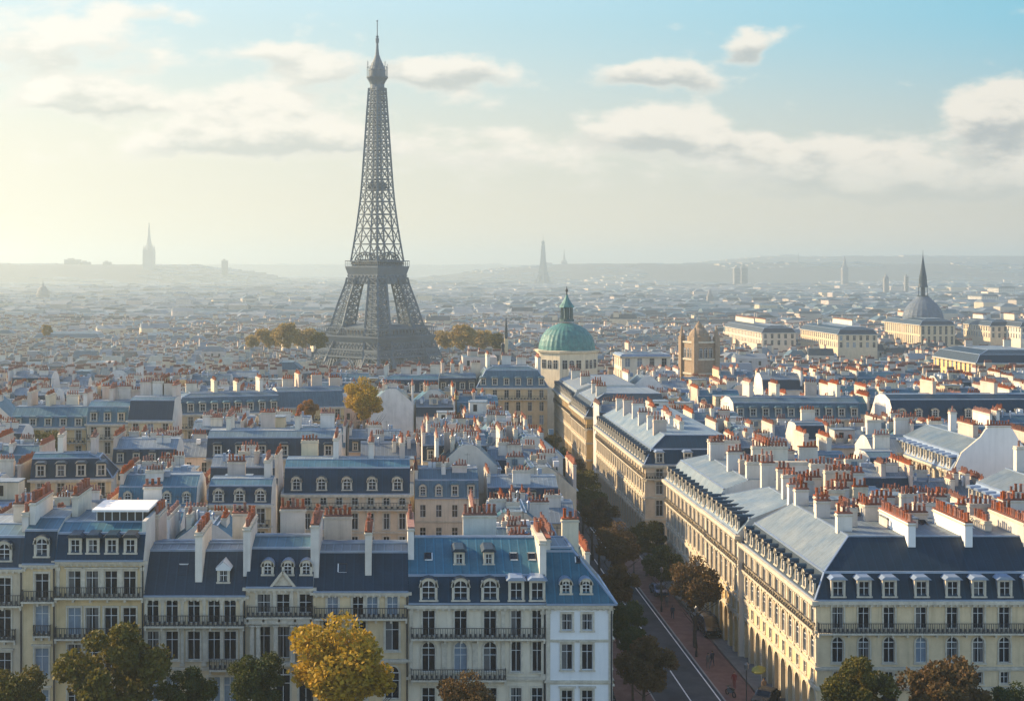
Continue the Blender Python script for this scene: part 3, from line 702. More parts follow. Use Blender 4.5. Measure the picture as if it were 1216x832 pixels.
# ================================================================== RIGHT SIDE OF THE AVENUE
def arcade(B_, side, us, zt, w_=1.9, oh=5.0):
    oh = min(oh, zt - .35)
    B_.strip(side, 0, zt, us, w_, .0, oh, True, deep=.7, win=False, surround=True)
    n = B_.fr[side]
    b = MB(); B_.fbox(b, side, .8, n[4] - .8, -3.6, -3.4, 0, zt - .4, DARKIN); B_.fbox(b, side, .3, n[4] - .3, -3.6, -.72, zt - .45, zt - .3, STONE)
    for a in us:
        B_.fbox(b, side, a - .8, a + .8, -3.4, -3.34, .3, 2.8, GLASS); B_.fbox(b, side, a - .85, a + .85, -3.4, -3.3, 2.8, 2.95, PAINT)
    b.build('shopfront', B_.root)
def avenue_block(name, label, y0, L_, W_, ze, zf, bays_side, bays_front, style, seed, wall=STONE3, x0=AVX1, front=True, roofsides='FLB', grpd='flat', m2=ZINC, backface=False, hero=True, roofp=(1.0, 2.5, 4.5, 2.9), rows=2):
    B_ = Bld(name, label, 'building', x0, y0, W_, L_, wall=wall, seed=seed)
    # zf: floor levels, from arcade top upward to ze
    us = bays_side
    arcade(B_, 'L', us, zf[0])
    for i in range(len(zf)):
        a, c = zf[i], (zf[i + 1] if i + 1 < len(zf) else ze); h = c - a
        if h < 2.2: B_.strip('L', a, c, us, .8, .4, h - .8, surround=True)
        else: B_.strip('L', a, c, us, 1.25, .55, h - 1.15, arch=(i % 2 == 1 and style == 1), hood=h > 3.4)
        B_.course('L', a, .28, .16, e=True)
        if h > 3: B_.pilasters('L', [(us[k] + us[k + 1]) / 2 for k in range(len(us) - 1)] + [.25, B_.L - .25], a + .2, c - .3, .42, .2)
    B_.course('L', ze - .2, .4, .65, name='cornice')
    B_.balcony('L', .3, B_.L - .3, zf[-1], .38, step=.4, h=.8)
    if front:
        if bays_front:
            B_.strip('F', 0, zf[0], bays_front, 1.7, .0, min(4.8, zf[0] - .4), True, deep=.6, win=False)
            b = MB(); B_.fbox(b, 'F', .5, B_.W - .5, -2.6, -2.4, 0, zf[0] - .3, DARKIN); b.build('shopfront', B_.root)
            for i in range(len(zf)):
                a, c = zf[i], (zf[i + 1] if i + 1 < len(zf) else ze); h = c - a
                if h < 2.2: B_.strip('F', a, c, bays_front, .8, .4, h - .8)
                else: B_.strip('F', a, c, bays_front, 1.1, .3 if i == len(zf) - 1 else .5, min(2.7, h - 1.0), arch=(i < len(zf) - 1 and style == 1), hood=False)
                B_.course('F', a, .25, .25)
            B_.course('F', ze - .2, .35, .45, name='cornice')
            B_.balcony('F', 0.0, B_.W, zf[-1], .75)
        else: B_.blank('F', 0, ze, PLAST)
    else: B_.blank('F', 0, ze, PLAST)
    B_.blank('R', 0, ze, PLAST); B_.blank('B', 0, ze, PLAST)
    sb, r1, su, r2 = roofp
    B_.roof(ze, sb, r1, su, r2, roofsides, SLATE if front and bays_front else ZINC2, m2, top=ZINC2, side_m={'L': ZINC2})  # paler zinc on the left upper slope paints its sunlight into the colour
    for a in us: B_.dormer('L', a, ze + .45, .85, 1.5, 'arch', SLATE)
    for a in (bays_front or []): B_.dormer('F', a, ze + .4, 1.0, 1.45, grpd, LEAD)
    return B_
SR = 12.15; YR = F / SR
zeR = HC - (712 - PY) / SR
bf = [(p - 970) / SR for p in (995, 1026, 1056, 1094, 1131, 1162, 1193, 1225, 1256, 1288, 1320, 1352, 1384)]
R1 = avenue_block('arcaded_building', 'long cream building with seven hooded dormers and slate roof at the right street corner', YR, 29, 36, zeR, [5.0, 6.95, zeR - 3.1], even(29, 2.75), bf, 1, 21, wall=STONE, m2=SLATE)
ck = [51.3, 57.0, 62.9, 69]
for x in ck:
    lx = x - AVX1; R1.chim(lx, lx + .75, 3.4, 12, zeR + 3.5, zeR + 6.9, MATS_WHITE if x < 60 else PLAST)
for (y_, x_) in ((7, 4.2), (9.6, 5.6), (15, 4.4), (18, 5.2), (23, 4.4), (26.5, 4.6)):
    R1.chim(x_, x_ + 1.5, y_, y_ + .8, zeR + 3.5, zeR + 7.2, PLAST)
for k_ in range(14):
    x_, y_ = R1.rg.uniform(7, 32), R1.rg.uniform(9, 27)
    if k_ % 3: R1.chim(x_, x_ + R1.rg.uniform(1.2, 2.6), y_, y_ + .7, zeR + 3, zeR + R1.rg.uniform(6.0, 7.0))
    else: R1.chim(x_, x_ + .7, y_ - 2, y_ + 1.5, zeR + 3, zeR + R1.rg.uniform(6.0, 6.8))
for (x_, y_) in ((9, 13), (15, 15), (20, 12.5), (25, 16), (12, 20), (19, 22), (28, 21), (8.5, 25)):
    R1.chim(x_, x_ + 2.6, y_, y_ + .7, zeR + 3, zeR + 6.6 + R1.rg.random() * .6)
for k_ in range(16): R1.skylight(R1.rg.uniform(6, 33), R1.rg.uniform(6, 22), zeR + 5.25, R1.rg.uniform(.6, 1.2), R1.rg.uniform(.8, 1.6), .25)
for k_ in range(7): R1.skylight(0, 0, 0, .01, .01) if False else None
for (x_, y_) in ((10, 9), (17, 18), (23, 19), (26, 9), (30, 12), (6.5, 21), (14, 24)):
    b = MB(); b.box(x_, x_ + 3.2, y_, y_ + 2.4, zeR + 5.4, zeR + 6.3, PLAST2); b.box(x_ - .1, x_ + 3.3, y_ - .1, y_ + 2.5, zeR + 6.3, zeR + 6.42, ZINC2); b.build('roof_shed', R1.root)
R1.done()
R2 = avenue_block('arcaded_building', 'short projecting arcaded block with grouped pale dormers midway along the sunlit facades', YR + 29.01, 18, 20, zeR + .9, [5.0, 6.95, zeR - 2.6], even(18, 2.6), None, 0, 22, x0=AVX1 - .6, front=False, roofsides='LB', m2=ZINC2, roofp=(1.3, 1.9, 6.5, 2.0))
for (x_, y_) in ((6, 3), (7, 9), (6.4, 14.5)): R2.chim(x_, x_ + 1.7, y_, y_ + .8, zeR + 3.5, zeR + 7.4)
for k_ in range(9):
    x_, y_ = R2.rg.uniform(6, 17), R2.rg.uniform(1.5, 16); R2.chim(x_, x_ + R2.rg.uniform(1.2, 3), y_, y_ + .7, zeR + 3, zeR + R2.rg.uniform(5.8, 7.2))
R2.chim(7.5, 8.1, 1, 8, zeR + 3, zeR + 6.8); R2.chim(12, 15, 6, 6.8, zeR + 3, zeR + 7.5); R2.chim(12, 15, 12, 12.8, zeR + 3, zeR + 7.5)
R2.done()
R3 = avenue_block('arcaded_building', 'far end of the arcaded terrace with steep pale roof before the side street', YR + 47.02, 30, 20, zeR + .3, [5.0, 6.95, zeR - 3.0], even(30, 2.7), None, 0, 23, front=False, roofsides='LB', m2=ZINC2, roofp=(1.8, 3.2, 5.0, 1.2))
R3.chim(5.0, 13, 1.0, 1.8, zeR + 1, zeR + 6.8, PLAST, pots=(5, 8, 1.0, 1.8)); R3.chim(4.4, 6.4, 9, 9.8, zeR + 3, zeR + 7.2); R3.chim(4.4, 6.4, 20, 20.8, zeR + 3, zeR + 7.2)
for k_ in range(12):
    x_, y_ = R3.rg.uniform(4.5, 17), R3.rg.uniform(3, 28); R3.chim(x_, x_ + R3.rg.uniform(1.2, 3), y_, y_ + .7, zeR + 3, zeR + R3.rg.uniform(5.6, 7.0), hero=False)
R3.chim(9, 14, 14, 14.8, zeR + 3, zeR + 7.2); R3.chim(12, 12.8, 18, 26, zeR + 3, zeR + 7)
R3.done()
# block beyond the side street
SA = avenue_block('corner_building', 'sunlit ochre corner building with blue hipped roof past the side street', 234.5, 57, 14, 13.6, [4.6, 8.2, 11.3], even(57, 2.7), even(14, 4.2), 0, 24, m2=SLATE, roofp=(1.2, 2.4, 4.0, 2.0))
for (x_, y_) in ((3, 9), (3.2, 16), (3, 24), (3.4, 33), (3, 41), (3, 50)): SA.chim(x_, x_ + 2.2, y_, y_ + .9, 15, 19.6 + SA.rg.random(), hero=False)
for (x_, y_) in ((8, 12), (8, 21), (9, 29), (8, 38), (9, 46)): SA.chim(x_, x_ + .8, y_, y_ + 5, 15, 19.3, hero=False)
SA.done()
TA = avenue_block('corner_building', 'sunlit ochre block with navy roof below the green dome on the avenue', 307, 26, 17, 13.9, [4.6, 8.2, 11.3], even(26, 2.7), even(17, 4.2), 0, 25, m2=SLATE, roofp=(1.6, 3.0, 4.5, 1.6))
for (x_, y_) in ((3, 6), (3, 13), (4, 20)): TA.chim(x_, x_ + 2.2, y_, y_ + .9, 15, 20, hero=False)
TA.done()
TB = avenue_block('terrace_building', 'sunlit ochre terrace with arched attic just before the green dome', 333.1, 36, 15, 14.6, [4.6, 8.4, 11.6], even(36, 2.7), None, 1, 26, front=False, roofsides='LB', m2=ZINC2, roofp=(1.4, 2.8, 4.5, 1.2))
for (x_, y_) in ((3, 6), (4, 14), (3, 24), (3.4, 32)): TB.chim(x_, x_ + 2.2, y_, y_ + .9, 15, 20.2, hero=False)
TB.done()

# ================================================================== MIDDLE DISTANCE BUILDINGS placed from the photograph
def slab(name, label, cat, p0, p1, pye, ze=15.0, L_=11, rz=0.0, floors=None, pitch=2.7, roof=(1.0, 2.6, 3.6, 1.0), sides='FB', m1=SLATE, m2=ZINC, wall=STONE, style='flat', dorm=1, sidewin='', seed=0, nch=4, gw=1.1, bal=True, dpitch=None, chz=3.4, group=None, D=None, clear=None):
    """long apartment building facing the camera"""
    if D: ze = HC - gz(D) - (pye - PY) * D / F
    else:
        D = F * (HC - ze) / (pye - PY)
        for _ in range(60): D = .5 * D + .5 * F * (HC - ze - gz(D)) / (pye - PY)
    s_ = F / D; clear = clear if clear is not None else (9 if D > 230 else 2)
    x = (p0 - PX) / s_; Wd = (p1 - p0) / s_ / max(.3, math.cos(R(rz)))
    B_ = Bld(name, label, cat, x, D, Wd, L_, rz=rz, wall=wall, seed=seed + 60, group=group)
    reserve(x - 1, D - clear, Wd + 2, clear, pad=0)
    floors = floors or [3.0, 3.4, 3.4]
    for sd_ in 'FLRB':
        if sd_ == 'B' or (sd_ in 'LR' and sd_ not in sidewin): B_.blank(sd_, 0, ze, PLAST if sd_ != 'F' else wall); continue
        top = ze; us = even(B_.fr[sd_][4], pitch)
        for i, h in enumerate(floors):
            B_.strip(sd_, top - h, top, us, gw, .55 if h < 2.5 else .4, h - 1.0, surround=D < 330, arch=False, blind=.15)
            if D < 330: B_.course(sd_, top - h, .22, .2)
            top -= h
        B_.blank(sd_, 0, top, wall) if sd_ != 'F' else B_.q('F', 0, B_.W, 0, top, wall)
        B_.course(sd_, ze - .2, .3, .4, name='cornice')
        if bal and sd_ == 'F': B_.balcony('F', .2, B_.W - .2, ze - floors[0], .7, step=.4)
    sb, r1, su, r2 = roof
    B_.roof(ze, sb, r1, min(su, L_ / 2 - .4), r2, sides, m1, m2, top=ZINC2)
    if dorm:
        dz = ze + .4 + (r1 - 2.2) * .15
        for sd_ in 'F' + sidewin:
            for a in even(B_.fr[sd_][4], dpitch or pitch * (1.0 if dorm == 1 else 2)): B_.dormer(sd_, a, dz, 1.0, min(1.5, r1 * .62), style, m1 if style != 'pediment' else LEAD, d=-.3 * sb)
    for i in range(nch):
        x_ = B_.W * (i + .5 + B_.rg.uniform(-.2, .2)) / max(1, nch)
        if B_.rg.random() < .5: B_.chim(x_, x_ + .75, L_ * .45, L_ * .95, ze + 1.5, ze + r1 + r2 + chz * .55 + B_.rg.random(), hero=D < 200)
        else: B_.chim(x_, x_ + 2.4, L_ * .72, L_ * .72 + .8, ze + 1.5, ze + r1 + r2 + chz * .5 + B_.rg.random(), hero=D < 200)
    B_.root.location.z = gz(D); B_.D = D; B_.done(); return B_
slab('apartment_building', 'ochre building with five arched dormers in a navy roof above the yellow tree', 'building', 337, 487, 586, L_=12, roof=(2.0, 3.3, 4.5, .8), style='arch', dpitch=3.5, floors=[2.1, 3.2, 3.1, 3.1], pitch=2.15, gw=.85, seed=1, wall=STONE3)
slab('terrace_house', 'small house with short navy roof and three dormers left of the ochre building', 'house', 247, 322, 598, L_=9, roof=(1.2, 2.2, 3.2, .6), style='arch', dpitch=2.8, seed=2, nch=2, wall=STONE)
slab('apartment_building', 'long cream building with six white dormers in its blue roof left of centre', 'building', 245, 403, 544, L_=12, roof=(1.6, 3.2, 4.2, .8), style='flat', dpitch=3.6, seed=3, wall=STONE, floors=[3.2, 3.3, 3.3], pitch=3.0)
slab('terrace_house', 'low cream house with four flat-hooded dormers near the left side', 'house', 36, 130, 569, rz=6, L_=9, roof=(1.9, 2.8, 3.6, .5), style='flat', dpitch=3.0, seed=4, nch=2, wall=STONE, sides='FRB')
slab('apartment_building', 'yellow-walled long building behind courtyard trees on the left', 'building', 12, 102, 507, L_=11, roof=(1.0, 2.0, 4.0, 1.6), style='flat', seed=5, m1=ZINC, wall=STONE3, floors=[3, 3.2, 3.2])
slab('apartment_building', 'grey stone building with blue mansard facing the left courtyard trees', 'building', 103, 152, 503, ze=15.8, L_=11, roof=(1.2, 3.2, 4.0, .8), seed=6, m1=ZINC, wall=STONE, floors=[3, 3.2, 3.2, 3])
slab('apartment_building', 'tall grey building with dark curved roof closing the left courtyard', 'building', 152, 205, 499, ze=17, L_=12, roof=(2.6, 3.6, 4.4, .4), seed=7, m1=SLATE, wall=STONE, dorm=0, floors=[3, 3.2, 3.2, 3])
slab('apartment_building', 'blue-roofed building turned to show its sunlit left end beside the courtyard', 'building', 205, 330, 492, rz=14, L_=12, roof=(2.2, 3.4, 4.2, .6), seed=8, m1=ZINC, m2=ZINC, wall=STONE, sides='FBL', sidewin='L')
slab('apartment_building', 'long low blue ribbed roof building behind the small orange tree', 'building', 331, 408, 484, rz=14, L_=11, roof=(2.2, 3.4, 4.2, .6), seed=9, m1=ZINC, m2=ZINC, wall=STONE, dorm=0)
slab('apartment_building', 'grey mansard building with pale pilasters below the iron tower', 'building', 446, 520, 466, rz=-4, L_=12, roof=(1.6, 3.2, 4.2, .8), seed=10, m1=SLATE, wall=STONE, sides='FBL', sidewin='L', floors=[3, 3.3, 3.3, 3])
slab('apartment_building', 'dark-roofed middle section of the row below the iron tower', 'building', 521, 566, 464, L_=12, roof=(1.8, 3.2, 4.2, .8), seed=11, m1=SLATE, wall=STONE, floors=[3, 3.3, 3.3, 3])
slab('apartment_building', 'blue-roofed stone building closing the avenue left of the green dome', 'building', 567, 650, 460, ze=16, L_=14, roof=(2.2, 4.2, 4.2, .8), seed=12, m1=ZINC, wall=STONE, sides='FBLR', floors=[3, 3.3, 3.3, 3])
slab('apartment_building', 'grey zinc-roofed building with long attic right of the sunlit corner block', 'building', 872, 1022, 497, L_=12, roof=(1.2, 3.2, 4.2, .8), seed=13, m1=ZINC, wall=STONE, floors=[3, 3.2])
slab('apartment_building', 'very long building under a ribbed navy roof at the right edge', 'building', 1062, 1262, 499, rz=2, L_=13, roof=(2.6, 4.0, 5.2, .8), seed=14, m1=SLATE, m2=SLATE, wall=STONE, style='arch', dpitch=3.5, nch=2, floors=[3.2, 3.4, 3.4])
slab('house', 'cream house with navy roof tucked behind the arcaded building', 'house', 1036, 1072, 566, ze=14, L_=10, roof=(1.4, 2.8, 3.6, .6), seed=15, nch=1, wall=STONE)
slab('house', 'pale house with small blue barrel roof right of centre', 'house', 948, 982, 522, ze=16, L_=8, roof=(1.6, 2.4, 2.6, .3), seed=16, nch=1, wall=STONE, dorm=0)
slab('house', 'blue-roofed house with skylights behind the arcaded rooftops', 'house', 955, 1012, 560, ze=15, L_=11, roof=(4, 2.2, 5, .2), seed=17, nch=2, m1=ZINC, dorm=0, wall=PLAST)
slab('house', 'pale blue-roofed house beside the sunlit gable building', 'house', 1036, 1090, 536, ze=15.5, L_=9, roof=(3, 2.0, 4, .2), seed=18, nch=2, m1=ZINC2, dorm=0, wall=PLAST)
# sunlit gable building on the right with its white curved gable wall
def gable_building(label, x0, y0, L_, W_, ze, seed, zg):
    B_ = Bld('gabled_building', label, 'building', x0, y0, W_, L_, wall=STONE3, seed=seed)
    us = even(L_, 2.5); z_ = ze
    for h in (3.4, 3.6): B_.strip('L', z_ - h, z_, us, 1.15, .5, h - 1.2, surround=True); B_.course('L', z_ - h, .25, .35); z_ -= h
    B_.q('L', 0, L_, 0, z_, STONE3); B_.pilasters('L', [(us[k] + us[k + 1]) / 2 for k in range(len(us) - 1)], ze - 7, ze - .5, .4, .2)
    for sd_ in 'FRB': B_.blank(sd_, 0, ze, MATS_WHITE if sd_ == 'F' else PLAST)
    B_.course('L', ze - .2, .3, .5, name='cornice')
    B_.roof(ze, 1.2, 2.6, 5, 1.8, 'LR', LEAD, ZINC2, top=ZINC2, gable=MATS_WHITE)
    for a in us: B_.dormer('L', a, ze + .4, .9, 1.4, 'flat', LEAD)
    b = MB(); n = 10; pr = [(0, 0), (1.3, 2.8), (4.2, 5.2), (5, zg), (W_ - 3.5, zg), (W_ - 2.2, zg - 2.2), (W_ - 1.0, zg - 3.2), (W_, 1)]
    b.grid([[(x, -.35, ze + z_) for x, z_ in pr], [(x, .05, ze + z_) for x, z_ in pr]], TRIM)
    for i in range(len(pr) - 1):
        (xa, za), (xb, zb) = pr[i], pr[i + 1]; b.poly([(xa, -.35, ze - .5), (xb, -.35, ze - .5), (xb, -.35, ze + zb), (xa, -.35, ze + za)], MATS_WHITE)
        b.poly([(xa, .052, ze - .5), (xb, .052, ze - .5), (xb, .052, ze + zb), (xa, .052, ze + za)], MATS_WHITE)
    b.box(0, W_, -.35, .05, 0, ze - .5, MATS_WHITE)
    B_.chim(5.2, W_ - 3.7, -.3, .3, ze + zg - .1, ze + zg + .5, MATS_WHITE, hero=False); b.build('gable_wall', B_.root)
    B_.chim(5.2, 6.0, 5, 11, ze + 3.5, ze + 6.4, hero=False); B_.chim(5.2, 6.2, 14, 15, ze + 3.5, ze + 7.5, hero=False)
    B_.done()
gable_building('sunlit building with white scrolled gable wall and long pot-topped chimney', 84.5, 216, 24, 12.5, 15.2, 41, 6.4)
gable_building('smaller gabled building with pale attic dormers in front of the scrolled gable', 76.0, 172, 17, 13, 15.0, 42, 5.0)
gable_building('gabled building at the right edge with sunlit pale dormers', 91.0, 187, 20, 13, 15.0, 43, 4.8)
# far palace-like blocks
def far_block(label, p0, p1, pye, ze=17, L_=22, seed=0, rz=0.0, m=STONE3, m1=SLATE, cat='building', floors=(3.6, 3.8), name='palace_block', D=None, clear=24, roof=(1.6, 2.6, 6, 1.2)):
    return slab(name, label, cat, p0, p1, pye, ze=ze, L_=L_, rz=rz, seed=seed + 100, wall=m, m1=m1, m2=m1, floors=list(floors), dorm=0, bal=False, nch=2, sides='FBLR', sidewin='L', roof=roof, pitch=3.6, gw=1.5, D=D, clear=clear)
far_block('wide civic palace with blue pavilion roof at the right edge', 1160, 1260, 431, L_=36, seed=1, D=448, clear=34)
far_block('sunlit long palace wing left of the spired dome', 995, 1042, 397, L_=70, seed=2, D=760, m=STONE)
far_block('palace block beneath the spired dome', 1093, 1134, 386, L_=62, seed=3, floors=(6, 6), D=850, clear=60, m=STONE)
far_block('palace wing right of the spired dome', 1176, 1205, 387, L_=40, seed=4, D=850, m=STONE)
far_block('palace wing partly hidden right of the civic tower', 905, 945, 395, L_=90, seed=5, D=800, m=STONE)
far_block('pale palace wing cut by the right photo edge behind the civic palace', 1212, 1240, 388, L_=40, seed=16, D=830, m=STONE2)
far_block('long pale block with teal roof near the left edge', 45, 85, 441, ze=15, L_=14, seed=6, m=STONE)
far_block('hazy left block cut by the photo edge', -12, 20, 438, ze=15, L_=14, seed=7, m=STONE)
far_block('teal mansard block with sunlit left end in the left haze', 175, 205, 450, ze=14, L_=14, seed=8, m=STONE, m1=ZINC)
far_block('teal mansard block right of its sunlit twin', 212, 272, 455, ze=14, L_=12, seed=9, m=STONE, m1=ZINC)
far_block('domed-roof hall left of the iron tower base', 350, 402, 452, ze=13.5, L_=14, seed=10, m=STONE, m1=ZINC)
far_block('flat-topped stone hall between the green dome and the carved tower', 738, 796, 423, L_=14, seed=11, D=425, m=STONE2, m1=LEAD, roof=(.2, .5, 1.0, .1))
far_block('long faded palace with teal roof in the left haze', 40, 118, 401, ze=17, L_=18, seed=12, m=STONE, m1=ZINC)
far_block('second long faded palace in the left haze', 160, 232, 403, ze=17, L_=18, seed=13, m=STONE, m1=ZINC)
far_block('cream institutional block on the far right slope', 1166, 1186, 352, ze=22, L_=50, seed=14, m=STONE2)
far_block('faded cream block with flat top above the far right palace', 1186, 1206, 342, ze=26, L_=50, seed=15, m=STONE2)

# ================================================================== LANDMARKS
def beamring(b, pts, w_, m):
    for i in range(len(pts)): b.bar(pts[i], pts[(i + 1) % len(pts)], w_, m)
# ---- iron lattice tower. silhouette half widths measured at photograph rows
TS = 2.76; TY = F / TS; TX = (448 - PX) / TS
def tz(py): return HC - (py - PY) / TS
prof = [(500, 136), (470, 112), (452, 97), (430, 80), (402, 66), (386, 55), (360, 46.5), (338, 38), (311, 31.5), (300, 29.5), (270, 24.5), (240, 20.5), (220, 18.5), (180, 15.6), (140, 12.8), (105, 10.2), (98, 10)]
def half(z):
    ys = [tz(p_) for p_, _ in prof]; hs = [h for _, h in prof]
    return float(np.interp(z, ys, hs)) / TS / math.sqrt(2) / 1.0
def tower(root, K=1.0):
    M = TOWER; b0 = MB.bar
    class MB2(MB):
        def bar(s, p, q, w, m, n=4): MB.bar(s, p, q, w * K, m, n)
    zg = gz(TY); z1, z2, z3 = tz(402), tz(338), tz(105)
    # four lattice legs up to the second platform
    def legw(z): return np.interp(z, [zg, z1, z2], [11.0, 8.0, 5.3])
    for (sx_, sy_) in ((-1, -1), (1, -1), (1, 1), (-1, 1)):
        b = MB2(); lv = list(np.linspace(zg, z1, 8)) + list(np.linspace(z1, z2 + 3, 10))[1:]
        ring = []
        for z in lv:
            h = half(z); wl = float(legw(z)); ring.append([Vector((sx_ * (h - a * wl), sy_ * (h - c * wl), z)) for a, c in ((0, 0), (1, 0), (1, 1), (0, 1))])
        for i in range(len(ring) - 1):
            for k in range(4):
                k2 = (k + 1) % 4; b.bar(ring[i][k], ring[i + 1][k], .85, M)
                b.bar(ring[i][k], ring[i + 1][k2], .34, M); b.bar(ring[i][k2], ring[i + 1][k], .34, M)
                b.bar(ring[i + 1][k], ring[i + 1][k2], .45, M)
                m0, m1 = (ring[i][k] + ring[i][k2]) / 2, (ring[i + 1][k] + ring[i + 1][k2]) / 2; b.bar(m0, m1, .38, M); b.bar(ring[i][k], m1, .2, M); b.bar(m1, ring[i][k2], .2, M)
        b.box(sx_ * half(zg) - (sx_ > 0) * 9 - .5, sx_ * half(zg) + (sx_ < 0) * 9 + .5, sy_ * half(zg) - (sy_ > 0) * 9 - .5, sy_ * half(zg) + (sy_ < 0) * 9 + .5, zg - .5, zg + 1.2, PAVE2)
        b.build('leg', root)
    # arches between the legs under the first platform
    za, zt_ = -2.0, tz(421)
    for k in range(4):
        b = MB2(); h = half(z1) - 1; r_ = h - 4.5; n = 20; c, s_ = math.cos(k * math.pi / 2), math.sin(k * math.pi / 2)
        T_ = lambda a, z, o=0.0: Vector((c * a - s_ * (-(half(z) - .8 + o)), s_ * a + c * (-(half(z) - .8 + o)), z))
        pts = [(r_ * 1.02 * math.cos(t), zg + (zt_ - zg) * math.sin(t)) for t in [math.pi * i / n for i in range(n + 1)]]
        pin = [(a * .92, z - 1.3) for a, z in pts]
        for i in range(n):
            p0, p1, q0, q1 = T_(*pts[i]), T_(*pts[i + 1]), T_(*pin[i]), T_(*pin[i + 1])
            b.bar(p0, p1, .6, M); b.bar(q0, q1, .5, M); b.bar(p0, q1, .25, M); b.bar(p1, q0, .25, M)
            top = T_(pts[i][0], z1 - 1); b.bar(p0, top, .28, M)
            if abs(pts[i][0]) < h: b.bar(p0, T_(pts[i + 1][0], z1 - 1), .25, M)
        b.build('arch', root)
    def platform(name, zc, hw, zb, hb, zr, fr=True):
        b = MB2()
        R4 = lambda h, z: [(-h, -h, z), (h, -h, z), (h, h, z), (-h, h, z)]
        b.grid([R4(hb, zb), R4(hb, zb + (zc - zb) * .55), R4(hw, zc - .5), R4(hw, zc)], M, True); b.poly(R4(hw, zc), M); b.poly(R4(hb, zb)[::-1], M)
        for k in range(4):   # gallery: posts, rail and roof
            a, c = Vector(R4(hw, zc)[k]), Vector(R4(hw, zc)[(k + 1) % 4]); n = int((c - a).length / 1.1)
            for i in range(n): p_ = a.lerp(c, i / n); b.bar(p_, p_ + Vector((0, 0, zr)), .14, M)
            up = Vector((0, 0, zr)); b.bar(a + up, c + up, .35, M); b.bar(a + up * .4, c + up * .4, .12, M)
            n2 = int((c - a).length / 2.2)
            for i in range(n2):   # truss pattern on the fascia, standing proud
                a2, c2 = Vector(R4(hb + .12, zb)[k]), Vector(R4(hb + .12, zb)[(k + 1) % 4]); hh = Vector((0, 0, (zc - zb) * .5))
                p_, q_ = a2.lerp(c2, i / n2), a2.lerp(c2, (i + 1) / n2); b.bar(p_, q_ + hh, .22, LEAD if False else M); b.bar(q_, p_ + hh, .22, M)
        o = b.build(name, root)
        c_ = MB2(); ih = hw * .8
        c_.grid([R4(ih, zc), R4(ih, zc + zr * .9), R4(ih * .75, zc + zr * 1.35)], M, True); c_.poly(R4(ih * .75, zc + zr * 1.35), M)
        for k in range(4):
            a, c = Vector(R4(ih + .06, zc)[k]), Vector(R4(ih + .06, zc)[(k + 1) % 4])
            for i in range(14): p_ = a.lerp(c, (i + .5) / 14); c_.box(p_.x - .35, p_.x + .35, p_.y - .35, p_.y + .35, zc + .8, zc + zr * .7, DARKIN)
        c_.build('gallery_room', o)
    q2 = math.sqrt(2)
    platform('first_platform', tz(397), 71 / TS / q2, tz(414), 67 / TS / q2, 3.4)
    platform('second_platform', tz(316), 38 / TS / q2, tz(337), 35 / TS / q2, 2.2)
    # truss band below the first platform
    b = MB2(); zb, zt2 = tz(421), tz(413)
    for k in range(4):
        c, s_ = math.cos(k * math.pi / 2), math.sin(k * math.pi / 2)
        T_ = lambda a, z: Vector((c * a + s_ * half(z), s_ * a - c * half(z), z))
        hb_, ht = half(zb), half(zt2); n = 22
        for i in range(n):
            f0, f1 = -1 + 2 * i / n, -1 + 2 * (i + 1) / n
            b.bar(T_(f0 * hb_, zb), T_(f1 * ht, zt2), .3, M); b.bar(T_(f1 * hb_, zb), T_(f0 * ht, zt2), .3, M)
            b.bar(T_(f0 * hb_, zb), T_(f0 * ht, zt2), .22, M)
        b.bar(T_(-hb_, zb), T_(hb_, zb), .7, M); b.bar(T_(-ht, zt2), T_(ht, zt2), .7, M)
        b.bar(T_(-half(zb + 1.8), zb + 1.8), T_(half(zb + 1.8), zb + 1.8), .35, M)
    b.build('girder', root)
    # upper shaft
    b = MB2(); lv = []; z = tz(311)
    while z < z3: lv.append(z); z += half(z) * .95
    lv.append(z3)
    for i in range(len(lv) - 1):
        za_, zb_ = lv[i], lv[i + 1]; ha, hb = half(za_), half(zb_)
        for k in range(4):
            c, s_ = math.cos(k * math.pi / 2), math.sin(k * math.pi / 2)
            T_ = lambda a, h, z, o=0: Vector((c * a * h + s_ * h, s_ * a * h - c * h, z))
            b.bar(T_(-1, ha, za_), T_(-1, hb, zb_), .75, M)
            sp = .42
            for e in (-sp, sp): b.bar(T_(e, ha, za_), T_(e, hb, zb_), .42, M)
            for (a0, a1) in ((-1, -sp), (sp, 1), (-sp, sp)):
                b.bar(T_(a0, ha, za_), T_(a1, hb, zb_), .26, M); b.bar(T_(a1, ha, za_), T_(a0, hb, zb_), .26, M)
            b.bar(T_(-1, hb, zb_), T_(1, hb, zb_), .4, M)
            zm, hm = (za_ + zb_) / 2, (ha + hb) / 2; b.bar(T_(-1, hm, zm), T_(1, hm, zm), .22, M)
        # lift shaft core
        hc = max(1.1, ha * .26)
        for (sx_, sy_) in ((-1, -1), (1, -1), (1, 1), (-1, 1)): b.bar((sx_ * hc, sy_ * hc, za_), (sx_ * hc, sy_ * hc, zb_), .35, M)
        for t in (0, .33, .66): zz = za_ + (zb_ - za_) * t; beamring(b, [(-hc, -hc, zz), (hc, -hc, zz), (hc, hc, zz), (-hc, hc, zz)], .3, M)
    b.build('shaft', root)
    b = MB2(); zz = tz(222); h = 11.5 / TS
    b.lathe([(h * .7, zz - 1.5), (h * 1.0, zz - .6), (h * 1.05, zz + 1.2), (h * .7, zz + 2.2)], 12, M); b.build('intermediate_landing', root)
    # arch-like skirt above second platform
    b = MB2(); zb_ = tz(311)
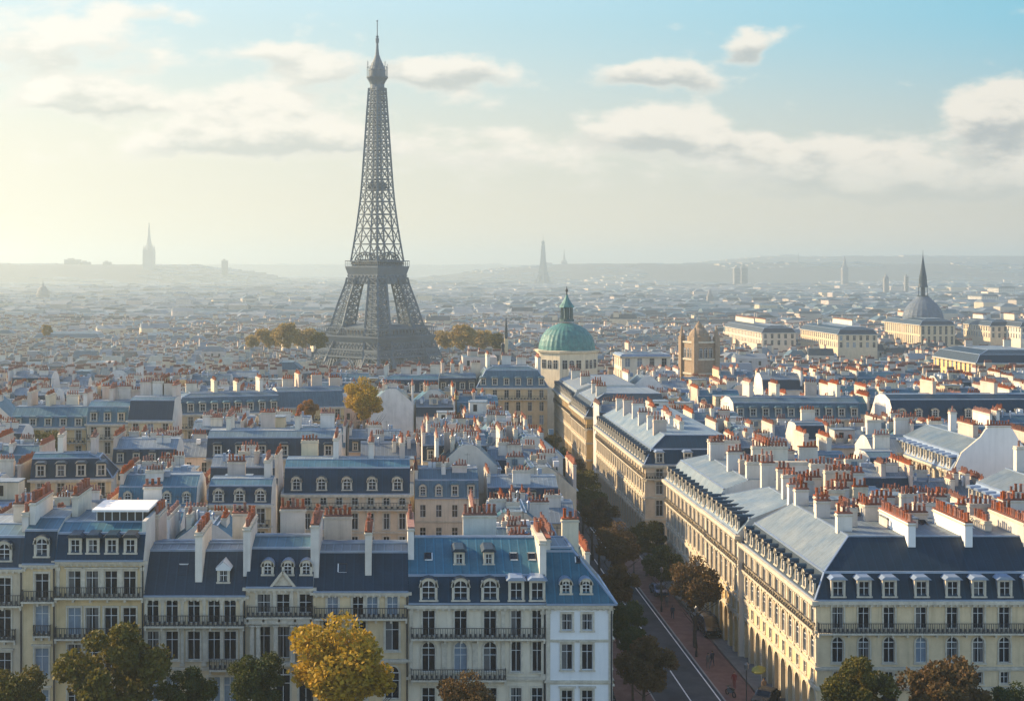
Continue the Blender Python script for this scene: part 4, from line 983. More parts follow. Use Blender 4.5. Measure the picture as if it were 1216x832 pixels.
    for k in range(4):
        c, s_ = math.cos(k * math.pi / 2), math.sin(k * math.pi / 2); h = half(zb_); n = 10
        for i in range(n):
            t0, t1 = math.pi * i / n, math.pi * (i + 1) / n
            P_ = lambda t, kk: Vector((c * h * .8 * kk * math.cos(t) + s_ * h * .9, s_ * h * .8 * kk * math.cos(t) - c * h * .9, zb_ + 4.2 * kk * math.sin(t)))
            b.bar(P_(t0, 1), P_(t1, 1), .4, M); b.bar(P_(t0, .75), P_(t1, .75), .3, M); b.bar(P_(t0, 1), P_(t1, .75), .2, M)
            b.bar(P_(t0, .75), Vector((P_(t0, .75).x, P_(t0, .75).y, zb_)), .25, M)
    b.build('arched_skirt', root)
    # top cabin and mast
    b = MB2(); pr = [(9.6, 106), (9.3, 101), (10.5, 98), (13.6, 93.5), (14.2, 92.6), (14.2, 91.4), (11.3, 91.2), (11.0, 84.5), (11.6, 84), (8.6, 79), (7.4, 75), (6.8, 74.6), (4.6, 70), (2.6, 65)]
    b.lathe([(w_ * .9 / TS, tz(y_)) for w_, y_ in pr], 16, M)
    for i in range(20):
        t = 2 * math.pi * i / 20; r_ = 12.2 / TS
        b.bar((r_ * math.cos(t), r_ * math.sin(t), tz(91)), (r_ * math.cos(t), r_ * math.sin(t), tz(80)), .14, M)
    beamring(b, [(12.2 / TS * math.cos(2 * math.pi * i / 16), 12.2 / TS * math.sin(2 * math.pi * i / 16), tz(80)) for i in range(16)], .18, M)
    for i in range(9):
        t = 2 * math.pi * i / 9; r_ = 12 / TS; b.bar((r_ * math.cos(t), r_ * math.sin(t), tz(79)), (r_ * math.cos(t), r_ * math.sin(t), tz(72 + i % 3 * 2)), .13, M)
    b.build('top_cabin', root)
    b = MB2(); b.lathe([(2.4 / TS, tz(66)), (1.8 / TS, tz(60)), (1.3 / TS, tz(52)), (2.0 / TS, tz(50)), (2.2 / TS, tz(46)), (1.2 / TS, tz(45)), (1.8 / TS, tz(43.5)), (.6 / TS, tz(42)), (.5 / TS, tz(26)), (1.3 / TS, tz(25.3)), (.1, tz(24))], 8, M)
    b.build('antenna_mast', root)
tw = thing('lattice_tower', 'huge iron lattice tower with two platforms rising over the rooftops', 'tower', (TX, TY, 0), R(46.5))
tower(tw); reserve(TX - 30, TY - 30, 60, 60)
# the far tower: same kind, far away in the haze
remember(tw)
s2 = .405; tw2 = thing('lattice_tower', 'x', 'tower', ((645 - PX) / s2, F / s2, 0), R(46.5)); del USED['x']; tower(tw2, 3.0); tw2.scale = (1.05, 1.05, 1.05); tw2.location.z = gz(3000)
tag(tw2, 'small hazy lattice tower on the horizon right of the huge one', 'tower')
# ---- green dome
def domed(label, px, D, half_w, py_base, rows, n=32, mt=COPPER, drum=STONE2, zb=0, name='domed_church', lant=True):
    """rows: silhouette of dome and lantern as (half width px, py)"""
    s_ = F / D; x = (px - PX) / s_; root = thing(name, label, 'church', (x, D, 0)); Z = lambda y: HC - (y - PY) / s_
    r_ = half_w / s_; zt_ = Z(py_base); reserve(x - r_, D - r_, 2 * r_, 2 * r_)
    b = MB(); b.lathe([(r_ * 1.02, -18), (r_ * 1.02, zt_ - 9), (r_, zt_ - 9), (r_, zt_ - .8), (r_ * 1.05, zt_ - .6), (r_ * 1.07, zt_), (r_ * .9, zt_ + .1)], 8 if n == 32 else n, drum, (0, 0)); o = b.build('drum', root)
    o.rotation_euler[2] = R(22.5 + 3)
    for i in range(24 if n == 32 else 16):
        t = 2 * math.pi * (i + .5) / (24 if n == 32 else 16); rr = r_ * .985
        if n == 32:
            # octagonal drum: three windows a side
            k, j = divmod(i, 3); mid_ = R(22.5 + 3) + (k + .5) * math.pi / 4; ap = r_ * math.cos(math.pi / 8); a = (j - 1) * r_ * .22
            xx, yy_ = (ap + .07) * math.cos(mid_) - a * math.sin(mid_), (ap + .07) * math.sin(mid_) + a * math.cos(mid_)
            w_ = link('window', window_mesh(1.5, 2.6, j == 1), root, (xx + .02 * math.cos(mid_), yy_ + .02 * math.sin(mid_), zt_ - 5.2), rz=mid_ + math.pi / 2)
        else: link('window', window_mesh(1.3, 2.4, True), root, (rr * math.cos(t) * 1.01, rr * math.sin(t) * 1.01, zt_ - 4.0), rz=t + math.pi / 2)
    b = MB(); b.lathe([(w_ / s_, Z(y_)) for w_, y_ in rows[0]], n * 2, mt, rib=.018); b.build('dome', root)
    for (nm, rw, m_) in rows[1:]:
        b = MB()
        if nm == 'lantern':
            (w0, y0_), (w1, y1_) = rw
            for i in range(8):
                t = 2 * math.pi * i / 8; b.bar((w0 / s_ * math.cos(t), w0 / s_ * math.sin(t), Z(y0_)), (w1 / s_ * math.cos(t), w1 / s_ * math.sin(t), Z(y1_)), .28, m_)
            b.lathe([(w0 * .45 / s_, Z(y0_)), (w0 * .45 / s_, Z(y1_))], 8, m_)
            b.lathe([(w0 * 1.25 / s_, Z(y0_) - .3), (w0 * 1.25 / s_, Z(y0_) + .4), (w0 / s_, Z(y0_) + .5)], 12, m_)
        else: b.lathe([(a / s_, Z(y_)) for a, y_ in rw], 12, m_)
        b.build(nm, root)
    return root
domed('church drum under a big green copper dome with columned lantern', 673, 422, 37, 415,
      [[(33, 415.5), (32.5, 410), (31, 404), (28, 397), (23, 391), (16, 386.5), (9, 384), (7, 383.5)], ('lantern', [(7, 380.5), (6.6, 365)], mat('dark_copper', (.05, .10, .10), .6, .4)),
       ('lantern_cap', [(9, 365), (8.4, 363), (6, 360), (3.6, 356), (1.6, 352), (1.2, 350)], COPPER), ('finial', [(.8, 351), (.6, 347), (1.5, 345.5), (1.5, 344), (.4, 342.5), (.4, 340)], IRON)])
domed('far grey dome with tall dark spire above the right palace', 1096, 885, 24, 379,
      [[(23, 380), (22.5, 374), (20, 367), (15, 360), (9, 355), (7, 352)], ('lantern', [(5.5, 352), (5, 340)], SLATE), ('spire', [(6, 341), (4.8, 337), (4.2, 328), (2.4, 318), (1.1, 309), (.3, 303), (.1, 297)], SLATE)], mt=mat('grey_dome', (.10, .13, .17), .7, .3, var=.3, streak=.4), n=24, drum=STONE3)
def base_hall(label, px0, px1, D, zt_, L_, seed):
    s_ = F / D; return slab('palace_block', label, 'building', px0, px1, PY + (HC - zt_) * s_, ze=zt_, L_=L_, seed=seed, wall=STONE3, m1=LEAD, m2=LEAD, dorm=0, bal=False, nch=0, sides='FBLR', sidewin='L', roof=(1, 1, 3, .4), pitch=4, gw=1.5, floors=[4, 4])
# ---- carved stone tower
def carved_tower(label, px, D, hw, top_px):
    s_ = F / D; x = (px - PX) / s_; root = thing('stone_tower', label, 'church tower', (x, D, 0), R(20)); Z = lambda y: HC - (y - PY) / s_
    BR = mat('brown_stone', (.34, .25, .17), .9, .2, var=.3, streak=.5, scale=1.2, fine=.3)
    h = hw / s_ / 1.2; reserve(x - h, D - h, 2 * h, 2 * h); b = MB(); zt_ = Z(406)
    b.box(-h, h, -h, h, -8, zt_, BR)
    for z_ in (zt_ - 9, zt_ - 5, zt_ - .2): b.box(-h - .3, h + .3, -h - .3, h + .3, z_, z_ + .5, TRIM)
    for sx_ in (-1, 1):
        for sy_ in (-1, 1):
            b.box(sx_ * h - .7, sx_ * h + .7, sy_ * h - .7, sy_ * h + .7, -8, zt_ + 1.6, BR)
    b.build('wall', root)
    for k in range(4):
        a = k * math.pi / 2
        for e in (-1, 0, 1):
            link('window', window_mesh(1.0, 2.8, True), root, (h * 1.0 * math.sin(a) + e * 1.6 * math.cos(a) + .06 * math.sin(a), -h * math.cos(a) + e * 1.6 * math.sin(a) - .06 * math.cos(a), zt_ - 4.3), rz=a)
    for sx_ in (-1, 1):
        for sy_ in (-1, 1):
            b = MB(); b.lathe([(.75, zt_ + 1.6), (.6, zt_ + 2.2), (.25, zt_ + 3.8), (.3, zt_ + 4), (.02, zt_ + 4.6)], 8, BR, (sx_ * h, sy_ * h)); b.build('pinnacle', root)
    b = MB()
    b.lathe([(h * .95, zt_), (h * .95, zt_ + 1.6), (h * .8, zt_ + 1.8), (h * .78, Z(396)), (h * .6, Z(392)), (h * .3, Z(389)), (h * .26, Z(386)), (.05, Z(top_px - 3))], 12, BR); b.build('roof', root)
    return root
carved_tower('carved square stone tower with dark crown beyond the sunlit roofs', 830, 402, 17.5, 384)
def spire(label, px, D, ybase, rows, m, m2=None, name='church_spire', cat='spire'):
    s_ = F / D; x = (px - PX) / s_; root = thing(name, label, cat, (x, D, 0)); Z = lambda y: HC - (y - PY) / s_
    b = MB(); w0 = rows[0][0] / s_; zb_ = Z(ybase); b.box(-w0, w0, -w0, w0, min(0, gz(D)), zb_, m2 or m); b.build('tower', root)
    if rows[0][0] * 2 > 4:
        for sx_ in (-1, 1):
            for sy_ in (-1, 1): b = MB(); b.lathe([(w0 * .22, zb_), (.05, zb_ + w0 * 1.0)], 6, m2 or m, (sx_ * w0 * .8, sy_ * w0 * .8)); b.build('pinnacle', root)
    b = MB(); b.lathe([(a / s_, Z(y_)) for a, y_ in rows], 8, m); b.build('spire', root); return root
spire('small dark turret on the row left of the green dome', 597, 392, 434, [(5.5, 434), (4.2, 428), (2.6, 418), (1.8, 414), (2.4, 411), (2.2, 409), (.4, 406)], SLATE, STONE)
spire('thin dark needle spire left of the green dome', 601, 545, 402, [(2.2, 402), (1.6, 390), (.3, 377)], SLATE, STONE)
FAR = mat('far_stone', (.24, .23, .22), .9, .2, var=.2, scale=.02)
spire('tall hazy cathedral spire on the left hill', 177, 4450, 297, [(6.5, 297), (3.2, 290), (1.6, 279), (.3, 264)], FAR)
spire('dim twin-stage spire just right of the far lattice tower', 670, 5200, 312, [(3.4, 312), (1.6, 308), (.9, 303), (.2, 296)], FAR)
spire('dim needle on the horizon right of centre', 948, 5200, 316, [(1.8, 316), (1, 309), (.2, 300)], FAR)
spire('blue-grey church spire in the right distance', 1003, 3600, 318, [(3.4, 318), (2.0, 313), (.3, 304)], FAR)
spire('slim dark tower in the middle distance right of the domes', 1052, 2600, 330, [(2.6, 330), (2.2, 328), (.3, 325)], FAR)
spire('small blue tower left of the spired dome', 843, 2000, 352, [(3.4, 352), (2.4, 348), (1.2, 344)], FAR)
def tower_block(label, p0, p1, ytop, D):
    s_ = F / D; x = (p0 - PX) / s_; w_ = (p1 - p0) / s_; zt_ = HC - (ytop - PY) / s_
    root = thing('tower_block', label, 'building', (x, D, 0)); b = MB(); b.box(0, w_, 0, w_, gz(D) - 1, zt_, FAR); b.box(w_ * .2, w_ * .6, w_ * .2, w_ * .6, zt_, zt_ + 4, FAR)
    b.build('wall', root); b = MB()
    for i in range(int(zt_ / 3.5)): b.box(1, w_ - 1, -.3, -.05, i * 3.5 + 1, i * 3.5 + 2.6, GLASS)
    b.build('window_band', root)
tower_block('left slab of the hazy high-rise pair on the horizon', 872, 879.5, 318, 3600)
tower_block('right slab of the hazy high-rise pair on the horizon', 880.5, 888, 317, 3620)
tower_block('slim hazy tower block right of the slab pair', 1075, 1079, 328, 2800)
tower_block('blocky hazy tower on the left hill right of the cathedral', 263, 270, 309, 4500)
tower_block('broad stepped block on the left hill crest', 76, 93, 308, 4500)
tower_block('lower block right of the stepped one on the left hill', 95, 106, 311, 4520)
tower_block('small crest block left of the cathedral spire', 122, 131, 311, 4480)
domed('faded domed church on the left plain', 51, 2200, 8, 350, [[(7.5, 350), (6.5, 345), (4, 341), (1.5, 339)], ('spire', [(1.4, 340), (.6, 336), (.1, 332)], FAR)], mt=FAR, n=12, drum=FAR)

# ================================================================== HOUSES OF THE ROOFSCAPE
def make_house(i, merged):
    rg = random.Random(500 + i); Wd = rg.uniform(11.2, 12.8); L_ = rg.uniform(10.5, 12.5); ze = rg.uniform(12.5, 16.5)
    wm = [PLAST, STONE, PLAST2, STONE2][i % 4]; kind = i % 5
    root = link('town_house', None); root['tmp'] = 1
    B_ = Bld.__new__(Bld); B_.root = root; B_.W, B_.L = Wd, L_; B_.wall = MB(); B_.wm = wm; B_.rg = rg
    B_.fr = {'F': ((0, 0), (1, 0), (0, -1), 0, Wd), 'R': ((Wd, 0), (0, 1), (1, 0), 90, L_), 'B': ((Wd, L_), (-1, 0), (0, 1), 180, Wd), 'L': ((0, L_), (0, -1), (-1, 0), -90, L_)}
    nw = 0
    B_.strip('F', ze - 3.2, ze, even(Wd, 3.0), 1.0, .6, 1.7, surround=False, win=not merged); B_.strip('L', ze - 3.2, ze, even(L_, 4.0), 1.0, .6, 1.7, surround=False, win=not merged)
    B_.strip('F', ze - 6.6, ze - 3.2, even(Wd, 3.0), 1.05, .6, 2.0, surround=False, win=not merged); B_.course('F', ze - 3.2, .18, .14, e=False)
    B_.blank('F', 0, ze - 6.6); B_.blank('L', 0, ze - 3.2); B_.blank('R', 0, ze); B_.blank('B', 0, ze)
    if merged:
        for sd_, us in (('F', even(Wd, 3.0)), ('L', even(L_, 4.0))):
            for a in us: B_.q(sd_, a - .5, a + .5, ze - 2.6, ze - .9, GLASS, -.22)
    rm = [ZINC, ZINC2, SLATE, ZINC2, ZINC][kind]
    top = ze
    if kind in (0, 2):
        B_.roof(ze, 1.0, 2.4, 4.2, 1.2, 'FB', SLATE if kind == 2 else ZINC, ZINC if kind == 0 else ZINC2, top=ZINC2); top = ze + 3.6
        for a in even(Wd, 3.2): B_.dormer('F', a, ze + .4, .9, 1.3, rg.choice(('flat', 'arch')), rm)
    elif kind == 1: B_.roof(ze, 4.6, 2.2, 5.0, .1, 'FB', ZINC2, ZINC2, top=ZINC2); top = ze + 2.3
    elif kind == 3:
        B_.roof(ze, .25, .5, .5, .05, 'FB', LEAD, ZINC2, top=ZINC2); top = ze + .55
        b = MB(); x0, y0_ = rg.uniform(1, 4), rg.uniform(3, 5); b.box(x0, x0 + 4.5, y0_, y0_ + 4, ze + .5, ze + 2.8, wm, bottom=False); b.box(x0 - .15, x0 + 4.65, y0_ - .15, y0_ + 4.15, ze + 2.8, ze + 2.95, ZINC2)
        b.box(x0 + 1, x0 + 2, y0_ - .04, y0_ + .02, ze + 1.0, ze + 2.4, GLASS); b.build('roof_shed', root)
    else: B_.roof(ze, 4.4, 3.4, 5.0, .2, 'LR', ZINC, ZINC, top=ZINC2, gable=wm); top = ze + 3.6
    # party walls that rise past the roof, with pots on top
    zf_ = top + rg.uniform(.1, .9)
    b = MB(); chimney(None, -.02, .55, rg.uniform(.5, 3), L_ - .2, ze - .5, zf_, rg, rg.choice((PLAST, PLAST2, wm)), into=b)
    b.build('party_wall', root)
    for k in range(rg.choice((3, 4, 4))):
        b = MB(); x0, y0_ = rg.uniform(1.5, Wd - 3.8), rg.uniform(1.8, L_ - 2)
        if rg.random() < .6: chimney(None, x0, x0 + rg.uniform(1.6, 3.2), y0_, y0_ + .75, ze, top + rg.uniform(.4, 1.3), rg, None, into=b)
        else: chimney(None, x0, x0 + .75, min(y0_, L_ - 4.2), min(y0_, L_ - 4.2) + rg.uniform(2, 4), ze, top + rg.uniform(.4, 1.2), rg, None, into=b)
        b.build('chimney', root)
    # roof clutter: hatches, vents, aerials
    for k in range(9):
        x0, y0_ = rg.uniform(1, Wd - 1.5), rg.uniform(2.5, L_ - 2); zc = top - .5; b = MB()
        t = rg.random()
        if t < .5: b.box(x0, x0 + rg.uniform(.4, 1.4), y0_, y0_ + rg.uniform(.4, 1.1), zc, zc + rg.uniform(.7, 1.2), rg.choice((PAINT, LEAD, MATS_WHITE, ZINC2))); b.build('roof_hatch', root)
        elif t < .75: b.lathe([(.18, zc), (.18, zc + 1.2), (.3, zc + 1.25), (.05, zc + 1.5)], 6, LEAD, (x0, y0_)); b.build('roof_vent', root)
        else: b.bar((x0, y0_, zc), (x0, y0_, zc + 2.2), .05, IRON); b.bar((x0 - .5, y0_, zc + 2.0), (x0 + .5, y0_, zc + 2.0), .04, IRON); b.build('aerial', root)
    B_.wall.build('wall', root)
    root['W'] = Wd; root['L'] = L_
    info = ({PLAST: 'cream rendered', STONE: 'beige stone', PLAST2: 'pinkish', STONE2: 'pale stone'}[wm], ['blue mansard', 'pale pitched', 'slate mansard', 'flat pale', 'blue gabled'][kind])
    if merged:       # far copies are a few pixels: one mesh, no parts
        me = MB()
        def take(o, M_):
            if o.data:
                off = len(me.v); me.v += [tuple(M_ @ v_.co) for v_ in o.data.vertices]
                for p_ in o.data.polygons: me.f.append(tuple(off + j for j in p_.vertices)); me.mi.append(me.k(o.data.materials[p_.material_index]))
            for c in list(o.children): take(c, M_ @ Matrix.Translation(c.location) @ c.rotation_euler.to_matrix().to_4x4())
        take(root, Matrix())
        data = me.mesh('town_house'); drop(root); root = link('town_house', data)
    return root, Wd, L_, info
def drop(o):
    for c in list(o.children): drop(c)
    bpy.data.objects.remove(o)
NP = 15
near_p = [make_house(i, False) for i in range(NP)]; far_p = [make_house(i, True) for i in range(NP)]
for r_ in near_p: remember(r_[0])
# keep open: avenue, front street, side street, courtyards
reserve(27.4, 100, AVX1 - 27.4, 270, pad=0); reserve(-200, 60, 400, 68, pad=0); reserve(AVX1, 216.5, 60, 17.5, pad=0)
reserve(-15.6, 160, 18.5, 36, pad=0); reserve(-66, 236, 24, 46, pad=0); reserve(-24, 176, 9, 14, pad=0); reserve(-15, 266, 20, 45, pad=0)
reserve(0, 343, 24, 32, pad=0); reserve(37, 372, 26, 40, pad=0); reserve(63, 398, 50, 20, pad=0)
cells = []
ry = 143.3; row = 0
while ry < 470:
    row += 1
    xl, xr = -PX / F * (ry + 12) - 14, (1216 - PX) / F * (ry + 12) + 14
    # houses left of the avenue run leftwards from it, houses right of it run rightwards
    for sgn, x_start, lim in ((-1, (20.6 if ry < 175 else AVX0 if ry < 200 else 27.2), xl), (1, AVX1 + 1.2, xr)):
        x = x_start + (rnd.uniform(-3, 0) if sgn < 0 and row > 2 else 0) ; idx = 0
        if ry > 375 and sgn < 0: x = AVX1 - 1
        while (x > lim) if sgn < 0 else (x < lim):
            Wd = 10.2; x0, x1 = (x - Wd, x) if sgn < 0 else (x, x + Wd)
            if not blocked(x0 + .4, x1 - .4, ry + .4, ry + 9.6):
                idx += 1; cells.append((ry, row, sgn, idx, x0))
                x += sgn * (Wd + rnd.choice((.0, .0, .0, .0, 2.5)))
            else: x += sgn * 2.5
    ry += 10.5 if row % 5 else 13
LEFT = []; nh = 0
for (ry, row, sgn, idx, x0) in cells:
    if nh >= 298: LEFT.append((x0, ry)); continue
    nh += 1
    pi = rnd.randrange(NP); far = ry > 285
    src, Wd, L_, info = (far_p if far else near_p)[pi]
    o = src.copy() if far else None
    if far: COL.objects.link(o)
    else: o = copy_tree(src)
    o.name = 'town_house'
    jz = rnd.uniform(-.02, .02); sc_ = rnd.uniform(.77, .85); hz = rnd.uniform(.88, 1.04)
    if ry < 175 and x0 < 6: hz = rnd.uniform(.78, .9)
    flip = rnd.random() < .35
    if 'tmp' in o: del o['tmp']
    for kk in ('W', 'L'):
        if kk in o: del o[kk]
    o.location = (x0 + (Wd * sc_ if flip else 0), ry + rnd.uniform(-.1, .4) + (L_ * sc_ if flip else 0), gz(ry)); o.rotation_euler = (0, 0, jz + (math.pi if flip else 0)); o.scale = (sc_, sc_, hz)
    tag(o, f"{info[0]} house with {info[1]} roof, {ordinal(idx)} {'left' if sgn < 0 else 'right'} of the avenue, {ordinal(row)} row back", 'house', 'houses packed between the larger buildings')
for r_ in near_p + far_p: drop(r_[0])

# ---- everything further out as one mass of small houses
def city_mass():
    V = []; Fc = []; Mi = []; DZ = mat('distant_zinc', (.10, .135, .17), .8, .2, col2=(.20, .22, .24), scale=.03); DW = mat('distant_walls', (.50, .43, .34), .9, .1, col2=(.36, .30, .25), scale=.03); mats = [DW, PLAST2, ZINC, DZ, POT, SLATE, GLASS, STONE]; rg = np.random.default_rng(5); n = 0
    spots = [(x, y, 10, 9.6, None) for x, y in LEFT]
    dist = {}
    for (ya, yb, cell) in ((470, 1000, 12), (1000, 2600, 20), (2600, 5200, 38), (5200, 10800, 90)):
        y = ya; r_i = 0
        while y < yb:
            xl, xr = -PX / F * y * 1.03 - 30, (1216 - PX) / F * y * 1.03 + 30; x = xl + rg.uniform(0, cell); r_i += 1
            while x < xr:
                key = (int(x // (cell * 7)), int(y // (cell * 4)), cell)
                if key not in dist: dist[key] = (rg.uniform(-.3, .3), rg.uniform(-2.5, 3), int(rg.integers(0, 5)), rg.random())
                if rg.random() > .04 and not (ya < 1000 and blocked(x, x + cell, y, y + cell)): spots.append((x, y, cell * 1.01, cell * rg.uniform(.7, .95), key))
                x += cell * (1.0 if rg.random() > .06 else 1.6)
            y += cell * (1.0 if r_i % 3 else 1.35)
    for (x, y, w_, l, near) in spots:
        da, dh, dr, dq = dist.get(near, (0, 0, 0, 0)); h = 14 + dh + rg.uniform(-1.3, 1.3) if y < 3000 else 15 + dh * 2 + rg.uniform(-2, 2)
        if rg.random() < .02: h += rg.uniform(3, 8)
        g0 = gz(y) - 1; h += ghill(x, y) + gz(y)
        wm = int(rg.choice([0, 0, 1, 1, 7])); rm = int(rg.choice([2, 2, 3, 3, 3, 5])) if rg.random() < .5 else [2, 3, 5, 2, 3][dr]
        a = da; ca, sa = math.cos(a), math.sin(a); cx, cy = x + w_ / 2, y + l / 2
        def P_(u_, v_, z): return (cx + (u_ - .5) * w_ * ca - (v_ - .5) * l * sa, cy + (u_ - .5) * w_ * sa + (v_ - .5) * l * ca, z)
        i = len(V); rh = rg.uniform(1.0, 4.0) if rg.random() < .8 else .05
        V.extend([P_(0, 0, g0), P_(1, 0, g0), P_(1, 1, g0), P_(0, 1, g0), P_(0, 0, h), P_(1, 0, h), P_(1, 1, h), P_(0, 1, h)])
        if rg.random() < .5: V.extend([P_(0.02, .35, h + rh), P_(.98, .35, h + rh), P_(.98, .65, h + rh), P_(0.02, .65, h + rh)])
        else: V.extend([P_(.3, .1, h + rh), P_(.7, .1, h + rh), P_(.7, .9, h + rh), P_(.3, .9, h + rh)])
        for q_, m_ in (((0, 1, 5, 4), wm), ((1, 2, 6, 5), wm), ((2, 3, 7, 6), wm), ((3, 0, 4, 7), wm), ((4, 5, 9, 8), rm), ((5, 6, 10, 9), rm if rh > .1 else wm), ((6, 7, 11, 10), rm), ((7, 4, 8, 11), rm), ((8, 9, 10, 11), rm)):
            Fc.append(tuple(i + j for j in q_)); Mi.append(m_)
        if y < 1300:
            if y < 800:   # window strips
                for z_ in (h - 2.6, h - 5.6):
                    for k in range(3):
                        i = len(V); u0, u1 = .12 + k * .3, .2 + k * .3
                        V.extend([P_(u0, -.003, z_), P_(u1, -.003, z_), P_(u1, -.003, z_ + 1.6), P_(u0, -.003, z_ + 1.6)]); Fc.append((i, i + 1, i + 2, i + 3)); Mi.append(6)
            for k in range(int(rg.integers(2, 5))):
                u0, v0 = rg.uniform(0, .8), rg.uniform(.1, .8); lu, lv_ = (.22, .07) if rg.random() < .6 else (.06, .3); zt_ = h + rh + rg.uniform(.5, 1.8)
                for (za, zb, m_, sh) in ((h, zt_, int(rg.choice([0, 1, 7])), 0), (zt_, zt_ + .7, 4, .01)):
                    i = len(V); V.extend([P_(u0 + sh, v0 + sh, za), P_(u0 + lu - sh, v0 + sh, za), P_(u0 + lu - sh, v0 + lv_ - sh, za), P_(u0 + sh, v0 + lv_ - sh, za), P_(u0 + sh, v0 + sh, zb), P_(u0 + lu - sh, v0 + sh, zb), P_(u0 + lu - sh, v0 + lv_ - sh, zb), P_(u0 + sh, v0 + lv_ - sh, zb)])
                    for q_ in ((0, 1, 5, 4), (1, 2, 6, 5), (2, 3, 7, 6), (3, 0, 4, 7), (4, 5, 6, 7)): Fc.append(tuple(i + j for j in q_)); Mi.append(m_)
    me = bpy.data.meshes.new('distant_city'); me.from_pydata(V, [], Fc)
    for m_ in mats: me.materials.append(m_)
    me.polygons.foreach_set('material_index', Mi); me.update()
    o = link('distant_city', me, kind='stuff'); return tag(o, 'mass of small distant houses fading into haze towards the horizon', 'houses')
# hills
HILLS = [(-1500, 4700, 1150, 500, 56, 3), (1500, 5200, 1500, 700, 60, 2), (3000, 6500, 2200, 900, 95, 2), (200, 9000, 6000, 900, 62, 2)]
def ghill(x, y):
    z = 0
    for (cx, cy, rx, ry_, h, pw) in HILLS:
        t = abs((x - cx) / rx) ** pw + ((y - cy) / ry_) ** 2
        if t < 1: z = max(z, h * min(1, (1 - t) * 1.6))
    return z
for (cx, cy, rx, ry_, h, pw) in HILLS:
    b = MB(); rows = []
    for j in range(-10, 11):
        rows.append([(cx + rx * i / 24, cy + ry_ * j / 10, (h * min(1, max(0, 1 - abs(i / 24) ** pw - (j / 10) ** 2) * 1.6) * (1 + .04 * math.sin(i * 1.3 + j)) - 1.0)) for i in range(-24, 25)])
    b.grid(rows, GROUND); b.build('hill', kind='structure', smooth=True)
city_mass()

# ================================================================== TREES
def foliage(name, c1, c2):
    m = bpy.data.materials.new(name); m.use_nodes = True; T = NT(m.node_tree); b = T.n['Principled BSDF']
    tcn = T.node('ShaderNodeTexCoord'); n = T.noise(tcn.outputs['Object'], 1.1, 4, .7)
    gm = T.node('ShaderNodeNewGeometry')
    c = T.mix(T.rng(n, .35, .65), c1, c2); c = T.mix(T.math('MULTIPLY', gm.outputs['Random Per Island'], .45), c, tuple(x * .45 for x in c1))
    T.put(b.inputs['Base Color'], c); b.inputs['Roughness'].default_value = .7; b.inputs['Specular IOR Level'].default_value = .2
    tr = T.node('ShaderNodeBsdfTranslucent'); T.put(tr.inputs[0], c); ms = T.node('ShaderNodeMixShader'); ms.inputs[0].default_value = .3
    o = T.n['Material Output']; T.l.new(b.outputs[0], ms.inputs[1]); T.l.new(tr.outputs[0], ms.inputs[2]); T.l.new(ms.outputs[0], o.inputs[0]); return m
FOL = {'yellow': foliage('yellow_leaves', (.52, .30, .020), (.27, .20, .022)), 'green': foliage('dark_green_leaves', (.040, .062, .014), (.075, .075, .014)),
       'olive': foliage('olive_leaves', (.085, .088, .014), (.15, .105, .014)), 'rust': foliage('rust_leaves', (.15, .080, .028), (.085, .062, .020)), 'gold': foliage('hazy_gold_leaves', (.42, .28, .08), (.26, .19, .07)), 'orange': foliage('orange_leaves', (.42, .17, .025), (.26, .13, .02))}
